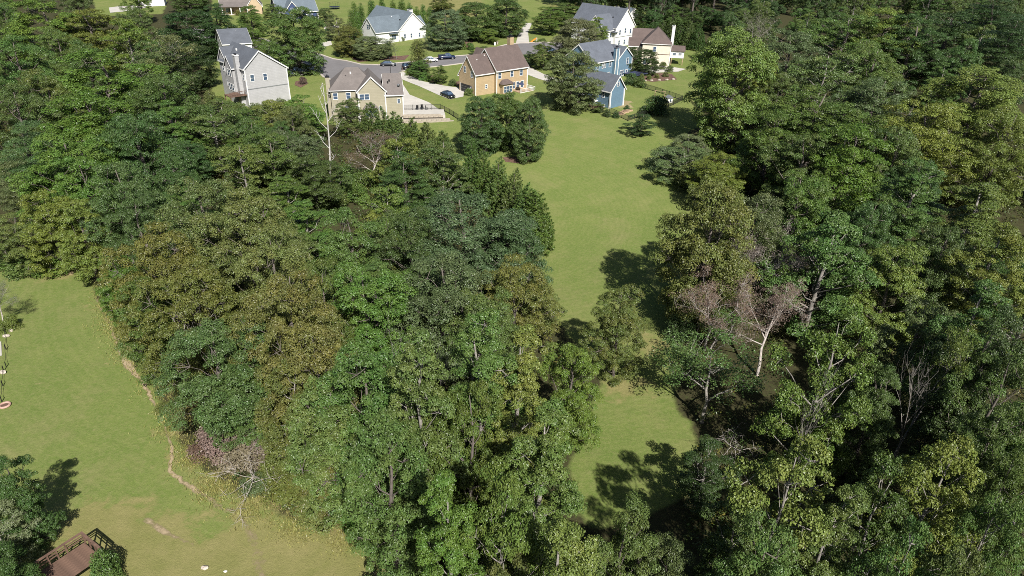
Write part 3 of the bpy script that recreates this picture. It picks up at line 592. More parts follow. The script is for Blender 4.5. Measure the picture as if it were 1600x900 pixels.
# ---- yard trees around the houses
Y1 = [(470, 114, 6, 92, 'pear', 'green', 'large green shade tree beside the driveway of the pale grey house'), (397, 58, 6, 48, 'maple', 'green', 'rounded green tree between the tan porch house and the street'), (402, 92, 42, 44, 'maple', 'bright', 'bright green tree behind the pale grey house'), (416, 104, 62, 36, 'maple', 'olive', 'dull green tree wedged behind the pale grey house roof'),
  (343, 56, 3, 52, 'maple', 'dark', 'dark shade tree standing at the kerb with a bare trunk'), (697, 77, 12, 74, 'pear', 'grey', 'wide grey-green tree in the yard of the white ranch house'), (580, 92, 54, 56, 'pear', 'sage', 'low sage green tree in the street-side mulch bed'), (548, 88, 38, 48, 'pear', 'autumn', 'bronze tree at the end of the street-side mulch bed'), (655, 116, 60, 32, 'column', 'olive', 'tall dark olive evergreen at the driveway mouth'),
  (657, 122, 92, 34, 'maple', 'green', 'small green tree in front of the tall olive evergreen'), (686, 130, 102, 30, 'maple', 'green', 'small round tree on a mulch bed beside the long driveway'), (744, 60, 0, 78, 'pear', 'deep', 'deep green tree behind the small yellow-topped tree'), (790, 56, -8, 66, 'pear', 'deep', 'deep green tree beside the concrete drive that climbs away'), (765, 68, 44, 30, 'maple', 'yellow', 'small yellow-topped round tree across the street'),
  (858, 54, 8, 56, 'maple', 'green', 'green tree in front of the golden grass'), (848, 108, 58, 42, 'maple', 'green', 'green street tree behind the brown house'), (825, 104, 80, 24, 'maple', 'dark', 'small dark tree by the brown house chimney'), (900, 110, 24, 80, 'pear', 'sage', 'tall sage green tree beside the white farmhouse'), (890, 172, 72, 92, 'pear', 'sage', 'large drooping sage tree hiding the end of the blue house'), (928, 78, 24, 42, 'maple', 'yg', 'compact yellow-green tree against the white farmhouse'),
  (985, 114, 72, 34, 'pear', 'dark', 'dark glossy tree beside the blue gable'), (1008, 116, 74, 38, 'pear', 'dark', 'dark glossy tree against the cream house wall'), (934, 176, 158, 22, 'loose', 'olive', 'tiny olive tree below the blue outbuilding'), (880, 160, 128, 30, 'shrub', 'dark', 'dark shrub under the large drooping sage tree'), (510, 42, 10, 28, 'maple', 'deep', 'deep green tree at the corner of the navy house'), (530, 64, 22, 40, 'loose', 'sage', 'thin sage tree beside the driveway of the navy house'),
  (752, 90, 72, 34, 'maple', 'dark', 'low dark tree behind the brown roof'), (620, 92, 60, 30, 'sparse', 'sage', 'small thin tree in front of the white ranch house'), (607, 88, 62, 16, 'column', 'dark', 'slim dark evergreen at the corner of the mulch bed'), (880, 40, 2, 60, 'maple', 'green', 'green tree on the golden grass slope'), (690, 20, -12, 40, 'maple', 'olive', 'olive tree at the foot of the golden grass field'), (300, 20, -30, 60, 'pear', 'deep', 'deep green tree behind the shade tree at the kerb'), (430, 40, 4, 30, 'maple', 'deep', 'deep green tree beside the tan porch house'), (1025, 178, 148, 40, 'shrub', 'dark', 'dark shrub outside the black yard fence'), (1000, 212, 175, 46, 'loose', 'dark', 'dark low tree in the shade of the lawn below the fence')]
for bx, by, ty, w_, k, c_, lb in Y1: tree_b(bx, by, ty, w_, k, c_, 'x', lb)
ei = 0
for x, by, ty in ((551, 62, 14), (561, 66, 18), (556, 50, 2), (566, 44, 2), (582, 36, -6), (598, 30, -4), (615, 30, -2), (629, 32, -4), (641, 36, 2), (652, 42, 8), (662, 46, 6), (672, 48, 10)):
    tree_b(x, by, ty, 15, 'column', 'bright', 'x', ORD[ei]+' slim columnar evergreen behind the white ranch house counting from the navy house', 'columnar evergreens behind the white ranch house'); ei += 1
ei = 0
for x, by, ty in ((1003, 56, 34), (1018, 62, 34), (1032, 66, 32), (1046, 68, 30), (1060, 72, 33), (1074, 74, 30), (1088, 78, 36)):
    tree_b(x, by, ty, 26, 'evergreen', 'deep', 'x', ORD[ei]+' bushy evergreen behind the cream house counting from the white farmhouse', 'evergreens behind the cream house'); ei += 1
for i, x in enumerate(range(1004, 1130, 15)): tree_b(x, 40+(i % 2)*8, 6+(i % 3)*5, 34, 'maple', ('dark', 'deep')[i % 2], 'just beyond the evergreen screen of the cream house')
for i, x in enumerate(range(880, 1320, 22)):
    tree_b(x, 8-(i % 2)*10, -95, 50, ('oak', 'pine', 'maple')[i % 3], ('deep', 'dark', 'green')[(i//2) % 3], 'in the back row of the wood behind the white farmhouse')
for i, x in enumerate((890, 908, 925, 944, 962, 980, 998, 1014, 1030, 1046, 1062, 1078, 1094, 1112, 1160, 1200)):
    tree_b(x, 24+(i % 3)*7, -75, 44, 'pine' if i % 2 else 'oak', 'dark' if i % 3 else 'deep', 'in the tall wood behind the white farmhouse')
def shr(pts, c_, lb, gr=None):
    for x, by, w_ in pts:
        p = ground_at(x, by); z_ = proj(p)[2]; plant('shrub', c_, p[0], p[1], w_*z_/F*.85, w_*z_/F/2, 'x', lb, gr)
shr([(672, 56, 13), (682, 58, 14), (692, 60, 12), (710, 76, 16), (722, 77, 16), (735, 78, 14)], 'bright', 'bright green shrub in the hedge below the wide yard tree', 'hedge shrubs below the wide yard tree')
shr([(628, 64, 9), (636, 62, 9), (644, 60, 9), (652, 58, 9)], 'olive', 'olive shrub along the foundation of the white ranch house', 'foundation shrubs of the white ranch house')
shr([(640, 118, 14), (660, 125, 14), (670, 126, 12)], 'bright', 'low shrub in the bed at the driveway mouth', 'shrubs at the driveway mouth')
shr([(707, 134, 13)], 'deep', 'clipped dark shrub standing beside the brown house garage'); shr([(733, 149, 14)], 'olive', 'low olive shrub at the garage corner of the brown house')
shr([(937, 176, 13)], 'dark', 'round clipped shrub against the blue outbuilding wall'); shr([(979, 171, 9)], 'dark', 'round shrub at the corner of the garden beds')
shr([(948, 182, 14), (962, 184, 12)], 'dark', 'dark shrub beside the raised garden beds', 'shrubs beside the garden beds'); shr([(1005, 178, 16), (1018, 172, 12), (1030, 168, 12)], 'dark', 'dark shrub along the black yard fence', 'shrubs along the black fence')
shr([(1003, 122, 9), (1014, 124, 9), (1026, 122, 9), (1040, 120, 10), (1046, 112, 12), (1035, 108, 14)], 'olive', 'small shrub in the mulch bed below the cream house', 'shrubs in the bed below the cream house')
shr([(986, 132, 22), (1000, 136, 20)], 'deep', 'shrub beside the dark deck of the blue house', 'shrubs beside the dark deck'); shr([(474, 131, 14)], 'redbrown', 'red-brown low shrub on the mulch circle by the grey house')
shr([(372, 24, 10), (380, 26, 10), (362, 22, 10)], 'autumn', 'bronze shrub in front of the tan porch', 'shrubs in front of the tan porch'); shr([(520, 50, 10), (512, 52, 10), (504, 54, 10)], 'dark', 'dark shrub along the path of the navy house', 'shrubs along the navy house path')
# near corner trees and brush by the lawn
tree_b(62, 850, 705, 84, 'maple', 'deep', 'x', 'dark leafy tree standing beside the red-brown deck'); tree_b(25, 890, 780, 90, 'loose', 'sage', 'x', 'pale twiggy tree in front of the deck tree'); tree_b(172, 905, 860, 50, 'shrub', 'green', 'x', 'green shrub beside the red-brown deck'); tree_b(15, 960, 860, 110, 'maple', 'deep', 'x', 'low leafy tree hugging the red-brown deck')
tree_b(5, 515, 440, 60, 'twiggy', 'grey', 'x', 'small grey wispy tree by the pale stones'); shr([(20, 512, 26), (4, 518, 24)], 'yg', 'yellow-green low shrub under the wispy grey tree', 'shrubs under the wispy tree')
for x, by, w_, c_ in ((345, 700, 80, 'pinkbrown'), (380, 715, 80, 'pinkbrown'), (410, 700, 80, 'pinkbrown'), (325, 705, 50, 'redbrown'), (430, 745, 60, 'olive'), (455, 770, 80, 'olive'), (500, 800, 80, 'olive'), (545, 800, 70, 'green'), (575, 825, 70, 'bright'), (600, 800, 60, 'green'), (400, 760, 50, 'grey'), (440, 715, 60, 'autumn'), (470, 735, 60, 'autumn'), (240, 590, 34, 'olive'), (258, 640, 30, 'olive'), (225, 545, 34, 'olive'), (200, 500, 34, 'bright'), (180, 460, 36, 'bright')):
    p = ground_at(x, by); z_ = proj(p)[2]; plant('shrub', c_, p[0], p[1], w_*z_/F*.42, w_*z_/F/2, 'along the dry edge of the short lawn')
shr([(490, 300, 40), (505, 318, 40), (540, 306, 44), (560, 316, 40), (545, 285, 40), (575, 300, 44), (530, 322, 36), (600, 335, 40)], 'green', 'mid green low shrub around the foot of the tall white dead tree', 'low shrubs around the white dead tree')
shr([(590, 350, 36), (610, 345, 36), (605, 365, 40)], 'yellow', 'yellowing low shrub in the gap beyond the white dead tree', 'yellowing shrubs in the gap')
shr([(345, 168, 22), (360, 175, 24), (378, 180, 24), (400, 180, 24), (420, 176, 24), (440, 170, 20), (330, 160, 22)], 'olive', 'olive low shrub along the foot of the pale grey house', 'shrubs below the pale grey house')
mbf, _ = bare(7, 3, .09, .8, (3, 5), .1, 44, .2); fm = mbf.mesh('fallen_branch', 'bark_dead', True)
for x, y, yw, s_, lb in ((400, 735, .5, 1.1, 'grey fallen branch tangle on the pinkish brush'), (345, 665, 2.6, .9, 'pale fallen limb against the deep green oak'), (635, 860, 1.2, .6, 'grey brushwood at the shaded end of the lawn'), (1080, 545, 2.8, .8, 'fallen limb on the clay at the edge of the long lawn'), (935, 545, 1.0, .5, 'dead grey branches under the lone bronze tree'), (1130, 690, .3, .9, 'pale dead branches under the thin dark tree')):
    p = ground_at(x, y); o = link('fallen_branch', fm); o.location = (p[0], p[1], p[2]+.25); o.rotation_euler = (R(72), 0, yw); o.scale = (s_,)*3; tag(o, lb, 'branch')

# ---- the rest of the woods, filled between them without covering what is open
Z_MID = [(165, 470), (250, 600), (295, 700), (430, 790), (630, 850), (660, 1000), (970, 1000), (905, 830), (895, 700), (925, 610), (865, 500), (838, 420), (770, 300), (700, 240), (600, 215), (500, 200), (400, 190), (330, 195), (250, 300), (150, 405)]
Z_LEFT = [(-160, -40), (165, -40), (200, 25), (285, 60), (300, 140), (330, 195), (250, 300), (150, 405), (60, 400), (-160, 400)]
Z_RIGHT = [(1095, -50), (1760, -50), (1760, 1150), (1010, 1150), (1020, 930), (1100, 770), (1095, 650), (1085, 540), (1085, 420), (1100, 320), (1095, 240), (1110, 150), (1115, 60)]
KEEP = [[(-50, 432), (130, 432), (158, 490), (233, 600), (268, 690), (330, 735), (410, 785), (600, 845), (635, 900), (635, 930), (-50, 930)], [(795, 262), (868, 385), (855, 402), (880, 455), (874, 495), (905, 485), (1010, 430), (1015, 350), (1068, 295), (1030, 250), (985, 210), (1075, 185), (1075, 140), (860, 150), (850, 240)],
        [(935, 600), (1005, 600), (1070, 700), (1060, 770), (1000, 785), (915, 740), (900, 690)], [(312, 0), (312, 120), (318, 150), (395, 165), (450, 140), (520, 130), (530, 150), (620, 190), (720, 185), (860, 150), (1070, 170), (1065, 20), (900, -20), (312, -20)]]
KEEP += [[(310, 670), (440, 690), (470, 760), (380, 760), (300, 700)], [(498, 140), (542, 140), (532, 305), (503, 305)], [(565, 160), (650, 185), (750, 228), (862, 385), (845, 402), (760, 330), (680, 245), (565, 205)], [(1095, 340), (1190, 335), (1255, 470), (1240, 540), (1120, 540), (1075, 470)]]
def clear(X, Y, h, rad):
    z = float(terr(X, Y)); n = 0
    for zz_, rr in ((h, 0), (h*.8, .75), (h*.55, 1), (h*.3, .9)):
        for s_ in ((0,) if rr == 0 else (-1, 1)):
            q = proj((X+s_*rad*rr*1.2, Y, z+zz_)); n += any(bool(inpoly(q[0], q[1], k_)) for k_ in KEEP)
    return n == 0
FILL = {'mid': (Z_MID, [('oak', 'olive'), ('maple', 'green'), ('maple', 'deep'), ('oak', 'deep'), ('poplar', 'green'), ('loose', 'olive')], (11, 17)),
        'left': (Z_LEFT, [('maple', 'bright'), ('oak', 'deep'), ('oak', 'green'), ('maple', 'green')], (14, 19)),
        'right': (Z_RIGHT, [('maple', 'deep'), ('oak', 'green'), ('maple', 'green'), ('loose', 'green'), ('poplar', 'green'), ('oak', 'deep'), ('maple', 'dark')], (13, 20))}
for zn, (poly, kinds, (h0, h1)) in FILL.items():
    nfill = 0
    for _ in range(9000):
        X, Y = random.uniform(-330, 330), random.uniform(26, 440)
        q = proj((X, Y, float(terr(X, Y))))
        if q[2] < 20 or not inpoly(q[0], q[1], poly): continue
        h = random.uniform(h0, h1); rad = random.uniform(4.0, 5.8); k, c_ = random.choice(kinds)
        if any((X-a)**2+(Y-b)**2 < (rad*.5+r_*.62)**2 for a, b, r_, kk in PLACED if kk not in ('shrub', 'bare')): continue
        if not clear(X, Y, h, rad): continue
        plant(k, c_, X, Y, h, rad, 'far' if zn == 'right' and Y > 150 else zn); nfill += 1
        if nfill > (120 if zn == 'right' else 45): break
    print('FILL', zn, nfill)
LM = [(622, 478, 21, 'the dead white treetop'), (525, 150, 20, 'the tall white dead tree'), (300, 440, 14, 'the dead grey limbs'), (838, 300, 10, 'the last row evergreen'), (740, 226, 10, 'the evergreen row'), (650, 190, 2, 'the retaining wall'), (390, 165, 4, 'the pale grey house'),
      (260, 690, 1, 'the dirt path'), (150, 425, 1, 'the short lawn corner'), (640, 850, 1, 'the short lawn tip'), (890, 780, 3, 'the brushwood poplar'), (950, 560, 5, 'the lone lawn tree'), (1060, 250, 4, 'the sage green willow'), (1070, 480, 6, 'the broad lawn shadow'), (1120, 200, 8, 'the fenced yard'),
      (1180, 440, 8, 'the pinkish dying trees'), (1200, 380, 12, 'the dead grey tree'), (1060, 760, 2, 'the long lawn tip'), (1325, 490, 18, 'the pale-limbed tree'), (1470, 540, 14, 'the thin olive tree'), (40, 230, 16, 'the blue-green pine'), (290, 40, 10, 'the white-walled house'), (1560, 20, 20, 'the dark pines'), (1190, 30, 14, 'the grey dying tree'), (230, 60, 16, 'the thin sage tree')]
LW = [(un(x, y, float(terr(0, 100))+h_)[:2], n_) for x, y, h_, n_ in LM]
cl = {}
for o, ph, X, Y in WOODS:
    d_, n_ = min((math.hypot(X-q[0], Y-q[1]), n_) for q, n_ in LW); cl.setdefault((ph, n_), []).append((d_, o))
for (ph, n_), L_ in cl.items():
    for k, (d_, o) in enumerate(sorted(L_, key=lambda a: a[0])):
        o['label'] = ph+' in woods '+('closest to ' if k == 0 else 'second closest to ' if k == 1 else 'third closest to ' if k == 2 else 'further from ')+n_; o['group'] = ph+'s near '+n_
# undergrowth and leafy floor of the woods
cs = []
while len(cs) < 3400:
    X, Y = random.uniform(-120, 120), 26+(230-26)*random.random()**1.3
    q = proj((X, Y, float(terr(X, Y))))
    if not (inpoly(q[0], q[1], Z_MID) or inpoly(q[0], q[1], Z_LEFT) or inpoly(q[0], q[1], Z_RIGHT)) or not (-80 < q[0] < 1680): continue
    cs.append((X, Y, float(terr(X, Y))+random.uniform(.1, .9)))
P, Nn, S, T = clump_leaves(np.array(cs), rng.uniform(.5, 1.5, len(cs)), .7, 50, .30)
o = link('undergrowth', leaf_mesh('undergrowth', P, Nn, S, T, .6)); o.color = (.045, .075, .018, .6); tag(o, 'low leafy undergrowth covering the floor of the woods', 'undergrowth', None, 'stuff')
# long dry grass on the edge of the short lawn
G = []
for _ in range(16000):
    x, y = random.choice([(150, 470), (165, 500), (185, 530), (215, 565), (240, 610), (262, 660), (285, 710), (330, 755), (390, 790), (460, 815), (530, 838), (590, 850)]); q = ground_at(x+random.gauss(12, 11), y+random.gauss(0, 12)) if _ % 60 == 0 else q
    G.append((q[0]+random.gauss(0, .9), q[1]+random.gauss(0, .9)))
G = np.array(G); GZ_ = terr(G[:, 0], G[:, 1])+.18; n = len(G); P = np.column_stack([G, GZ_]); D = unit(rng.normal(size=(n, 3))*.45+np.array([0, 0, 1])); Nn = unit(np.cross(D, rng.normal(size=(n, 3))))
o = link('long_grass', leaf_mesh('long_grass', P, Nn, rng.uniform(.2, .5, n), np.stack([rng.random(n), rng.random(n), rng.random(n)], 1), .12, dirv=D)); o.color = (.27, .25, .085, .3); tag(o, 'long dry grass tufts along the edge of the short lawn', 'grass', None, 'stuff')
# ------------------------------------------------------------------ houses
class House:
    def __init__(s, name, label, px, py, yaw, wall, roof, z=None):
        p = ground_at(px, py); s.root = thing(name, label, 'house', (p[0], p[1], p[2] if z is None else z), R(yaw)); s.wm = wall; s.rm = roof
    def vol(s, x0, x1, y0, y1, eave, ridge, axis='y', hip=False, roff=.5, e2=None, z0=-2.5, over=.38, wall=None, roof=None, trim=True):
        e2 = eave if e2 is None else e2
        m_ = (lambda a, b, z: (a, b, z)) if axis == 'y' else (lambda a, b, z: (b, a, z))
        a0, a1, b0, b1 = (x0, x1, y0, y1) if axis == 'y' else (y0, y1, x0, x1)
        ar = a0+(a1-a0)*roff; th = .2; lift = .03
        if hip:
            B(x0, x1, y0, y1, z0, eave-.02).build('wall', wall or s.wm, s.root)
            hl = max(.1, (b1-b0)/2-(a1-a0)/2*.85); bc = (b0+b1)/2; o_ = over
            base = [m_(a0-o_, b0-o_, eave), m_(a1+o_, b0-o_, eave), m_(a1+o_, b1+o_, eave), m_(a0-o_, b1+o_, eave)]
            lo = [(x, y, z-th) for x, y, z in base]; top = [m_(ar, bc-hl, ridge), m_(ar, bc+hl, ridge)]
            r_ = MB().add(base+lo+top, [(0, 1, 8), (1, 2, 9, 8), (2, 3, 9), (3, 0, 8, 9), (0, 4, 5, 1), (1, 5, 6, 2), (2, 6, 7, 3), (3, 7, 4, 0), (7, 6, 5, 4)]).build('roof', roof or s.rm, s.root)
            g = MB()
            for (p, q) in ((0, 1), (1, 2), (2, 3), (3, 0)):
                P_, Q_ = np.array(base[p]), np.array(base[q]); P_[2] -= .12; Q_[2] -= .12; g.tube([P_, Q_], .09, 5)
            g.build('gutter', 'trim', r_); return
        MB().extr([m_(a0, b0, z0), m_(a1, b0, z0), m_(a1, b0, e2), m_(ar, b0, ridge), m_(a0, b0, eave)], np.array(m_(0, b1-b0, 0))).build('wall', wall or s.wm, s.root)
        r_ = MB(); tr_ = MB(); ob = over*.8
        for (ae, ee, sg) in ((a0, eave, -1), (a1, e2, 1)):
            sl = (ridge-ee)/max(.1, abs(ar-ae)); aa = ae+sg*over; ze = ee-sl*over
            r_.extr([m_(ar, b0-ob, ridge+lift), m_(aa, b0-ob, ze+lift), m_(aa, b0-ob, ze+lift+th*.75), m_(ar, b0-ob, ridge+lift+th*1.15)], np.array(m_(0, b1-b0+2*ob, 0)))
            if trim:
                for bb, db in ((b0-ob-.06, .055), (b1+ob+.005, .055)):
                    tr_.extr([m_(ar, bb, ridge-.2), m_(aa, bb, ze-.2), m_(aa, bb, ze+lift+.1), m_(ar, bb, ridge+lift+.1)], np.array(m_(0, db, 0)))
                # eave fascia
                tr_.extr([m_(aa, b0-ob, ze-.16), m_(aa+sg*.09, b0-ob, ze-.16), m_(aa+sg*.09, b0-ob, ze+.1), m_(aa, b0-ob, ze+.1)], np.array(m_(0, b1-b0+2*ob, 0)))
        ro = r_.build('roof', roof or s.rm, s.root)
        if trim: tr_.build('roof_trim', 'trim', ro)
    def _face(s, face, pos, u0, u1, z0, z1, d0, d1):
        sg = -1 if face[0] == '-' else 1; a, b = sorted((pos+sg*d0, pos+sg*d1))
        return (a, b, u0, u1, z0, z1) if face[1] == 'x' else (u0, u1, a, b, z0, z1)
    def win(s, face, pos, u, z, w_=.95, h=1.5, n=1, gap=.12, frame='trim', arch=False):
        for k in range(n):
            uc = u+(k-(n-1)/2)*(w_+gap); f = .11; mb = MB(); x = lambda *a: mb.box(*s._face(face, pos, *a, -.05, .07))
            x(uc-w_/2-f, uc-w_/2, z-f, z+h+f); x(uc+w_/2, uc+w_/2+f, z-f, z+h+f); x(uc-w_/2, uc+w_/2, z-f, z); x(uc-w_/2, uc+w_/2, z+h, z+h+f); x(uc-w_/2, uc+w_/2, z+h*.5-.03, z+h*.5+.03)
            o = mb.build('window', frame, s.root); B(*s._face(face, pos, uc-w_/2, uc+w_/2, z, z+h, -.04, .025)).build('pane', 'glass', o)
    def box(s, name, mat, x0, x1, y0, y1, z0, z1, parent=None): return B(x0, x1, y0, y1, z0, z1).build(name, mat, parent or s.root)
    def corner(s, x, y, z0, z1, d=.12): s.box('corner_board', 'trim', x-d, x+d, y-d, y+d, z0, z1)
    def chimney(s, x0, x1, y0, y1, z1, mat, cap='metal_dark', z0=-2.5):
        c_ = s.box('chimney', mat, x0, x1, y0, y1, z0, z1); B(x0-.08, x1+.08, y0-.08, y1+.08, z1+.002, z1+.18).build('cap', cap, c_); B(x0+.3, x1-.3, y0+.25, y1-.25, z1+.182, z1+.5).build('flue', 'metal_dark', c_)
    def vent(s, x, y, z, mat='trim'): s.box('roof_vent', mat, x-.16, x+.16, y-.16, y+.16, z-.25, z+.22)

# pale grey house
h = House('grey_house', 'pale grey three-storey house with charcoal roof and tall chimney', 391, 169, 44, 'sid_grey', 'roof_char')
h.vol(0, 10.8, 0, 14, 9.6, 13.2, 'y', roff=.38, e2=8.7); h.vol(-1.1, 3.2, 4.6, 8.4, 9.3, 11.6, 'x'); h.vol(6.5, 12.6, 4.5, 11.5, 7.6, 10.6, 'y', roff=.4); h.vol(-.02, 6, 9.5, 14.6, 9.55, 12.6, 'x')
h.chimney(-1.0, -.02, 2.0, 3.3, 12.2, 'sid_grey', 'trim')
h.win('-y', 0, 1.7, 6.3, .9, 1.5); h.win('-y', 0, 5.0, 6.2, .9, 1.5); h.box('trim_band', 'metal_grey', .0, 10.82, -.04, 0, 4.4, 4.6)
for u_, z_, n_ in ((6.5, 6.9, 2), (6.5, 3.4, 3), (10.8, 6.9, 1), (12.4, 7.0, 1), (11, 3.5, 1)): h.win('-x', -1.1 if abs(u_-6.5) < 1.5 else -.02, u_, z_, .85, 1.5, n_)
h.win('-x', 0, 1.0, 6.6, .8, 1.4); h.corner(0, 0, -2, 9.3); h.corner(10.8, 0, -2, 8.5)
h.vent(5.8, 8, 12.0, 'metal_dark'); h.vent(2.6, 9, 12.4)
d_ = h.box('deck', 'wood', -4.2, -.05, .6, 4.2, 3.0, 3.2)
for i in range(7): B(-4.2+i*.6, -4.12+i*.6, .6, .68, 3.2, 4.1).build('baluster', 'wood', d_)
B(-4.2, -.05, .58, .7, 4.1, 4.2).build('rail', 'wood', d_); B(-4.15, -3.95, .65, .85, -2.5, 3.0).build('post', 'wood', d_); B(-4.15, -3.95, 3.95, 4.15, -2.5, 3.0).build('post', 'wood', d_)
# house behind it
h = House('white_house', 'white-walled house with charcoal roof tucked behind the pale grey house', 397, 100, 32, 'sid_white', 'roof_char')
h.vol(-8, 0, 0, 9, 6.4, 9.6, 'x'); h.vol(-6, -2, 5, 11, 6.2, 9.0, 'y'); h.win('-y', 0, -2.5, 3.2, .9, 1.4, 2); h.win('-y', 0, -6.2, 3.2, .9, 1.4); h.vent(-3, 4, 9.2); h.corner(0, 0, -2, 6.2)
# olive house
h = House('olive_house', 'olive-tan house with taupe roof above the retaining wall', 563, 190, 15, 'sid_olive', 'roof_taupe', 5.0)
h.vol(0, 6.3, 0, 9, 7.0, 10.1, 'y'); h.vol(6.3, 10.4, .25, 8, 6.0, 9.7, 'x', over=.35); h.vol(-6.2, 4.6, 1.4, 10.5, 7.0, 11.2, 'x', hip=True)
h.chimney(-7.1, -6.2, 3, 4.2, 9.6, 'sid_olive')
h.win('-y', 0, 1.4, 4.9, 1.05, 1.25, 2, .06); h.win('-y', 0, 5.0, 2.3, .6, .9); h.win('-y', .25, 9.4, 3.8, .6, .9); h.win('-y', 1.4, -2.2, 4.9, .95, 1.4); h.win('-y', 1.4, -5.2, 4.9, .95, 1.4); h.win('+x', 10.4, 3, 3.6, .9, 1.3)
for x_, y_ in ((0, 0), (6.3, 0), (10.4, .25)): h.corner(x_, y_, -2, 5.85 if x_ > 7 else 6.9)
bay = h.box('bay', 'sid_olive', 1.2, 4.2, -.9, 0, -2, 2.9); MB().add([(.9, -1.2, 2.9), (4.5, -1.2, 2.9), (4.5, 0, 2.9), (.9, 0, 2.9), (1.8, 0, 3.9), (3.6, 0, 3.9)], [(0, 1, 5, 4), (1, 2, 5), (3, 0, 4), (2, 3, 4, 5), (3, 2, 1, 0)]).build('bay_roof', 'roof_taupe', bay)
h.win('-y', -.9, 2.7, 1.0, .75, 1.5, 3)
po = h.box('porch', 'roof_char', -3.2, -.1, -1.2, 1.38, 3.0, 3.2); B(-3.1, -2.95, -1.1, -.95, -2, 3.0).build('post', 'trim', po); B(-.4, -.25, -1.1, -.95, -2, 3.0).build('post', 'trim', po)
h.vent(7.6, 2.6, 8.6, 'metal_dark'); h.vent(7.2, 2.2, 8.3, 'metal_dark'); h.vent(-1.2, 4.6, 10.2); h.vent(-2.4, 4.2, 9.5, 'metal_dark')
ds = MB().lathe([(.02, 0), (.2, .05), (.34, .16)], 12).build('satellite_dish', 'metal_grey', h.root, True); ds.location = (9.6, 1.4, 7.7); ds.rotation_euler = (R(60), 0, R(20)); B(9.55, 9.65, 1.45, 1.55, 7.1, 7.7).build('bracket', 'metal_dark', h.root)
# brown house
h = House('brown_house', 'golden-brown house with brown roof, white deck and end chimney', 743, 150, 41, 'sid_brown', 'roof_brown')
h.vol(0, 6.3, 0, 7.2, 5.8, 9.7, 'x', e2=4.6, roff=.46); h.vol(6.3, 17.2, -1.1, 8.6, 6.2, 10.9, 'x'); h.vol(6.6, 11.6, 6, 11.2, 5.8, 9.8, 'y')
h.chimney(15.6, 16.9, 4.6, 5.9, 13.0, 'sid_brown', z0=6)
h.win('-y', 0, 3.6, 1.6, .6, .9); h.win('-x', 0, 4.6, 5.4, .8, 1.5); h.win('-x', 0, 1.5, 4.6, .8, 1.5)
for u_ in (7.3, 11.6, 15.0): h.win('-y', -1.1, u_, 3.9, .95, 1.5)
for u_ in (12.3, 13.8, 15.4): h.win('-y', -1.1, u_, .6, .95, 1.7)
bay = h.box('bay', 'sid_brown', 7.4, 10.9, -2.5, -1.1, -2.5, 2.5); MB().add([(7.0, -2.9, 2.5), (11.3, -2.9, 2.5), (11.3, -1.1, 2.5), (7.0, -1.1, 2.5), (8.2, -1.1, 3.5), (10.1, -1.1, 3.5)], [(0, 1, 5, 4), (1, 2, 5), (3, 0, 4), (2, 3, 4, 5), (3, 2, 1, 0)]).build('bay_roof', 'roof_brown', bay)
h.win('-y', -2.5, 9.15, .3, .85, 1.6, 3)
gd = h.box('garage_door', 'metal_dark', -.05, .02, 2.0, 6.4, -.2, 2.3)
for i in range(1, 4): B(-.07, -.05, 2.0, 6.4, -.2+i*.62, -.17+i*.62).build('door_rail', 'metal_grey', gd)
fr = h.box('door_frame', 'trim', -.09, -.05, 6.4, 6.55, -.3, 2.4); fl = MB().extr([(-1.3, 1.6, 1.2), (-.1, 1.6, 2.4), (-.1, 1.6, 1.7), (-.9, 1.6, .7)], (0, .02, 0)).build('flag', 'cloth_navy', h.root)
for i in range(3): B(-.9+i*.25, -.8+i*.25, 1.585, 1.6, 1.3+i*.2, 1.8+i*.2).build('stripe', 'trim', fl)
dk = h.box('deck', 'wood_pale', 12.0, 17.4, -4.4, -1.1, -.05, .12)
for i in range(13): B(12.0+i*.44, 12.07+i*.44, -4.4, -4.33, .12, 1.0).build('baluster', 'trim', dk)
for i in range(7): B(17.33, 17.4, -4.3+i*.46, -4.23+i*.46, .12, 1.0).build('baluster', 'trim', dk)
B(12, 17.4, -4.42, -4.3, 1.0, 1.1).build('rail', 'trim', dk); B(17.3, 17.42, -4.4, -1.1, 1.0, 1.1).build('rail', 'trim', dk); B(12, 17.42, -4.45, -4.40, -.3, .12).build('skirt', 'trim', dk)
for x_ in (12.1, 14.7, 17.2): B(x_, x_+.2, -4.35, -4.15, -3, -.05).build('post', 'trim', dk)
h.corner(0, 0, -2, 5.6); h.corner(17.2, -1.1, -2.5, 6.0); h.corner(6.3, -1.1, -2, 6.0); h.vent(2.2, 2.4, 8.6); h.vent(5.2, 3.0, 9.4)
BROWN = h.root
# blue house
h = House('blue_house', 'blue two-storey house with white trim, slate roof and blue chimney', 963, 122, 45, 'sid_blue', 'roof_blue')
h.vol(0, 6.8, 0, 9, 5.6, 8.4, 'y'); h.vol(-11, 1.5, .7, 11, 5.6, 9.8, 'x'); h.chimney(-1.5, -.2, -.35, .69, 8.6, 'sid_blue', 'roof_blue')
h.corner(-1.5, -.35, -2, 8.5, .1); h.corner(-.2, -.35, -2, 8.5, .1); h.corner(0.25, 0, -2, 5.5); h.corner(6.8, 0, -2, 5.5)
h.win('-y', 0, 4.6, 3.6, .9, 1.6); h.win('-y', 0, 4.6, 0.4, .9, 1.5); h.win('-y', 0, 2.4, .4, .8, 1.5, 2)
for u_ in (-2.7, -5.2, -5.9, -8.2): h.win('-y', .7, u_, 3.5, .85, 1.5)
for u_ in (-3, -6, -9): h.win('-y', .7, u_, .3, .9, 1.6)
dk = h.box('deck', 'cloth_navy', 3.2, 9.2, -4.6, -.05, .9, 1.1)
for i in range(14): B(3.2+i*.44, 3.26+i*.44, -4.6, -4.54, 1.1, 2.0).build('baluster', 'metal_dark', dk)
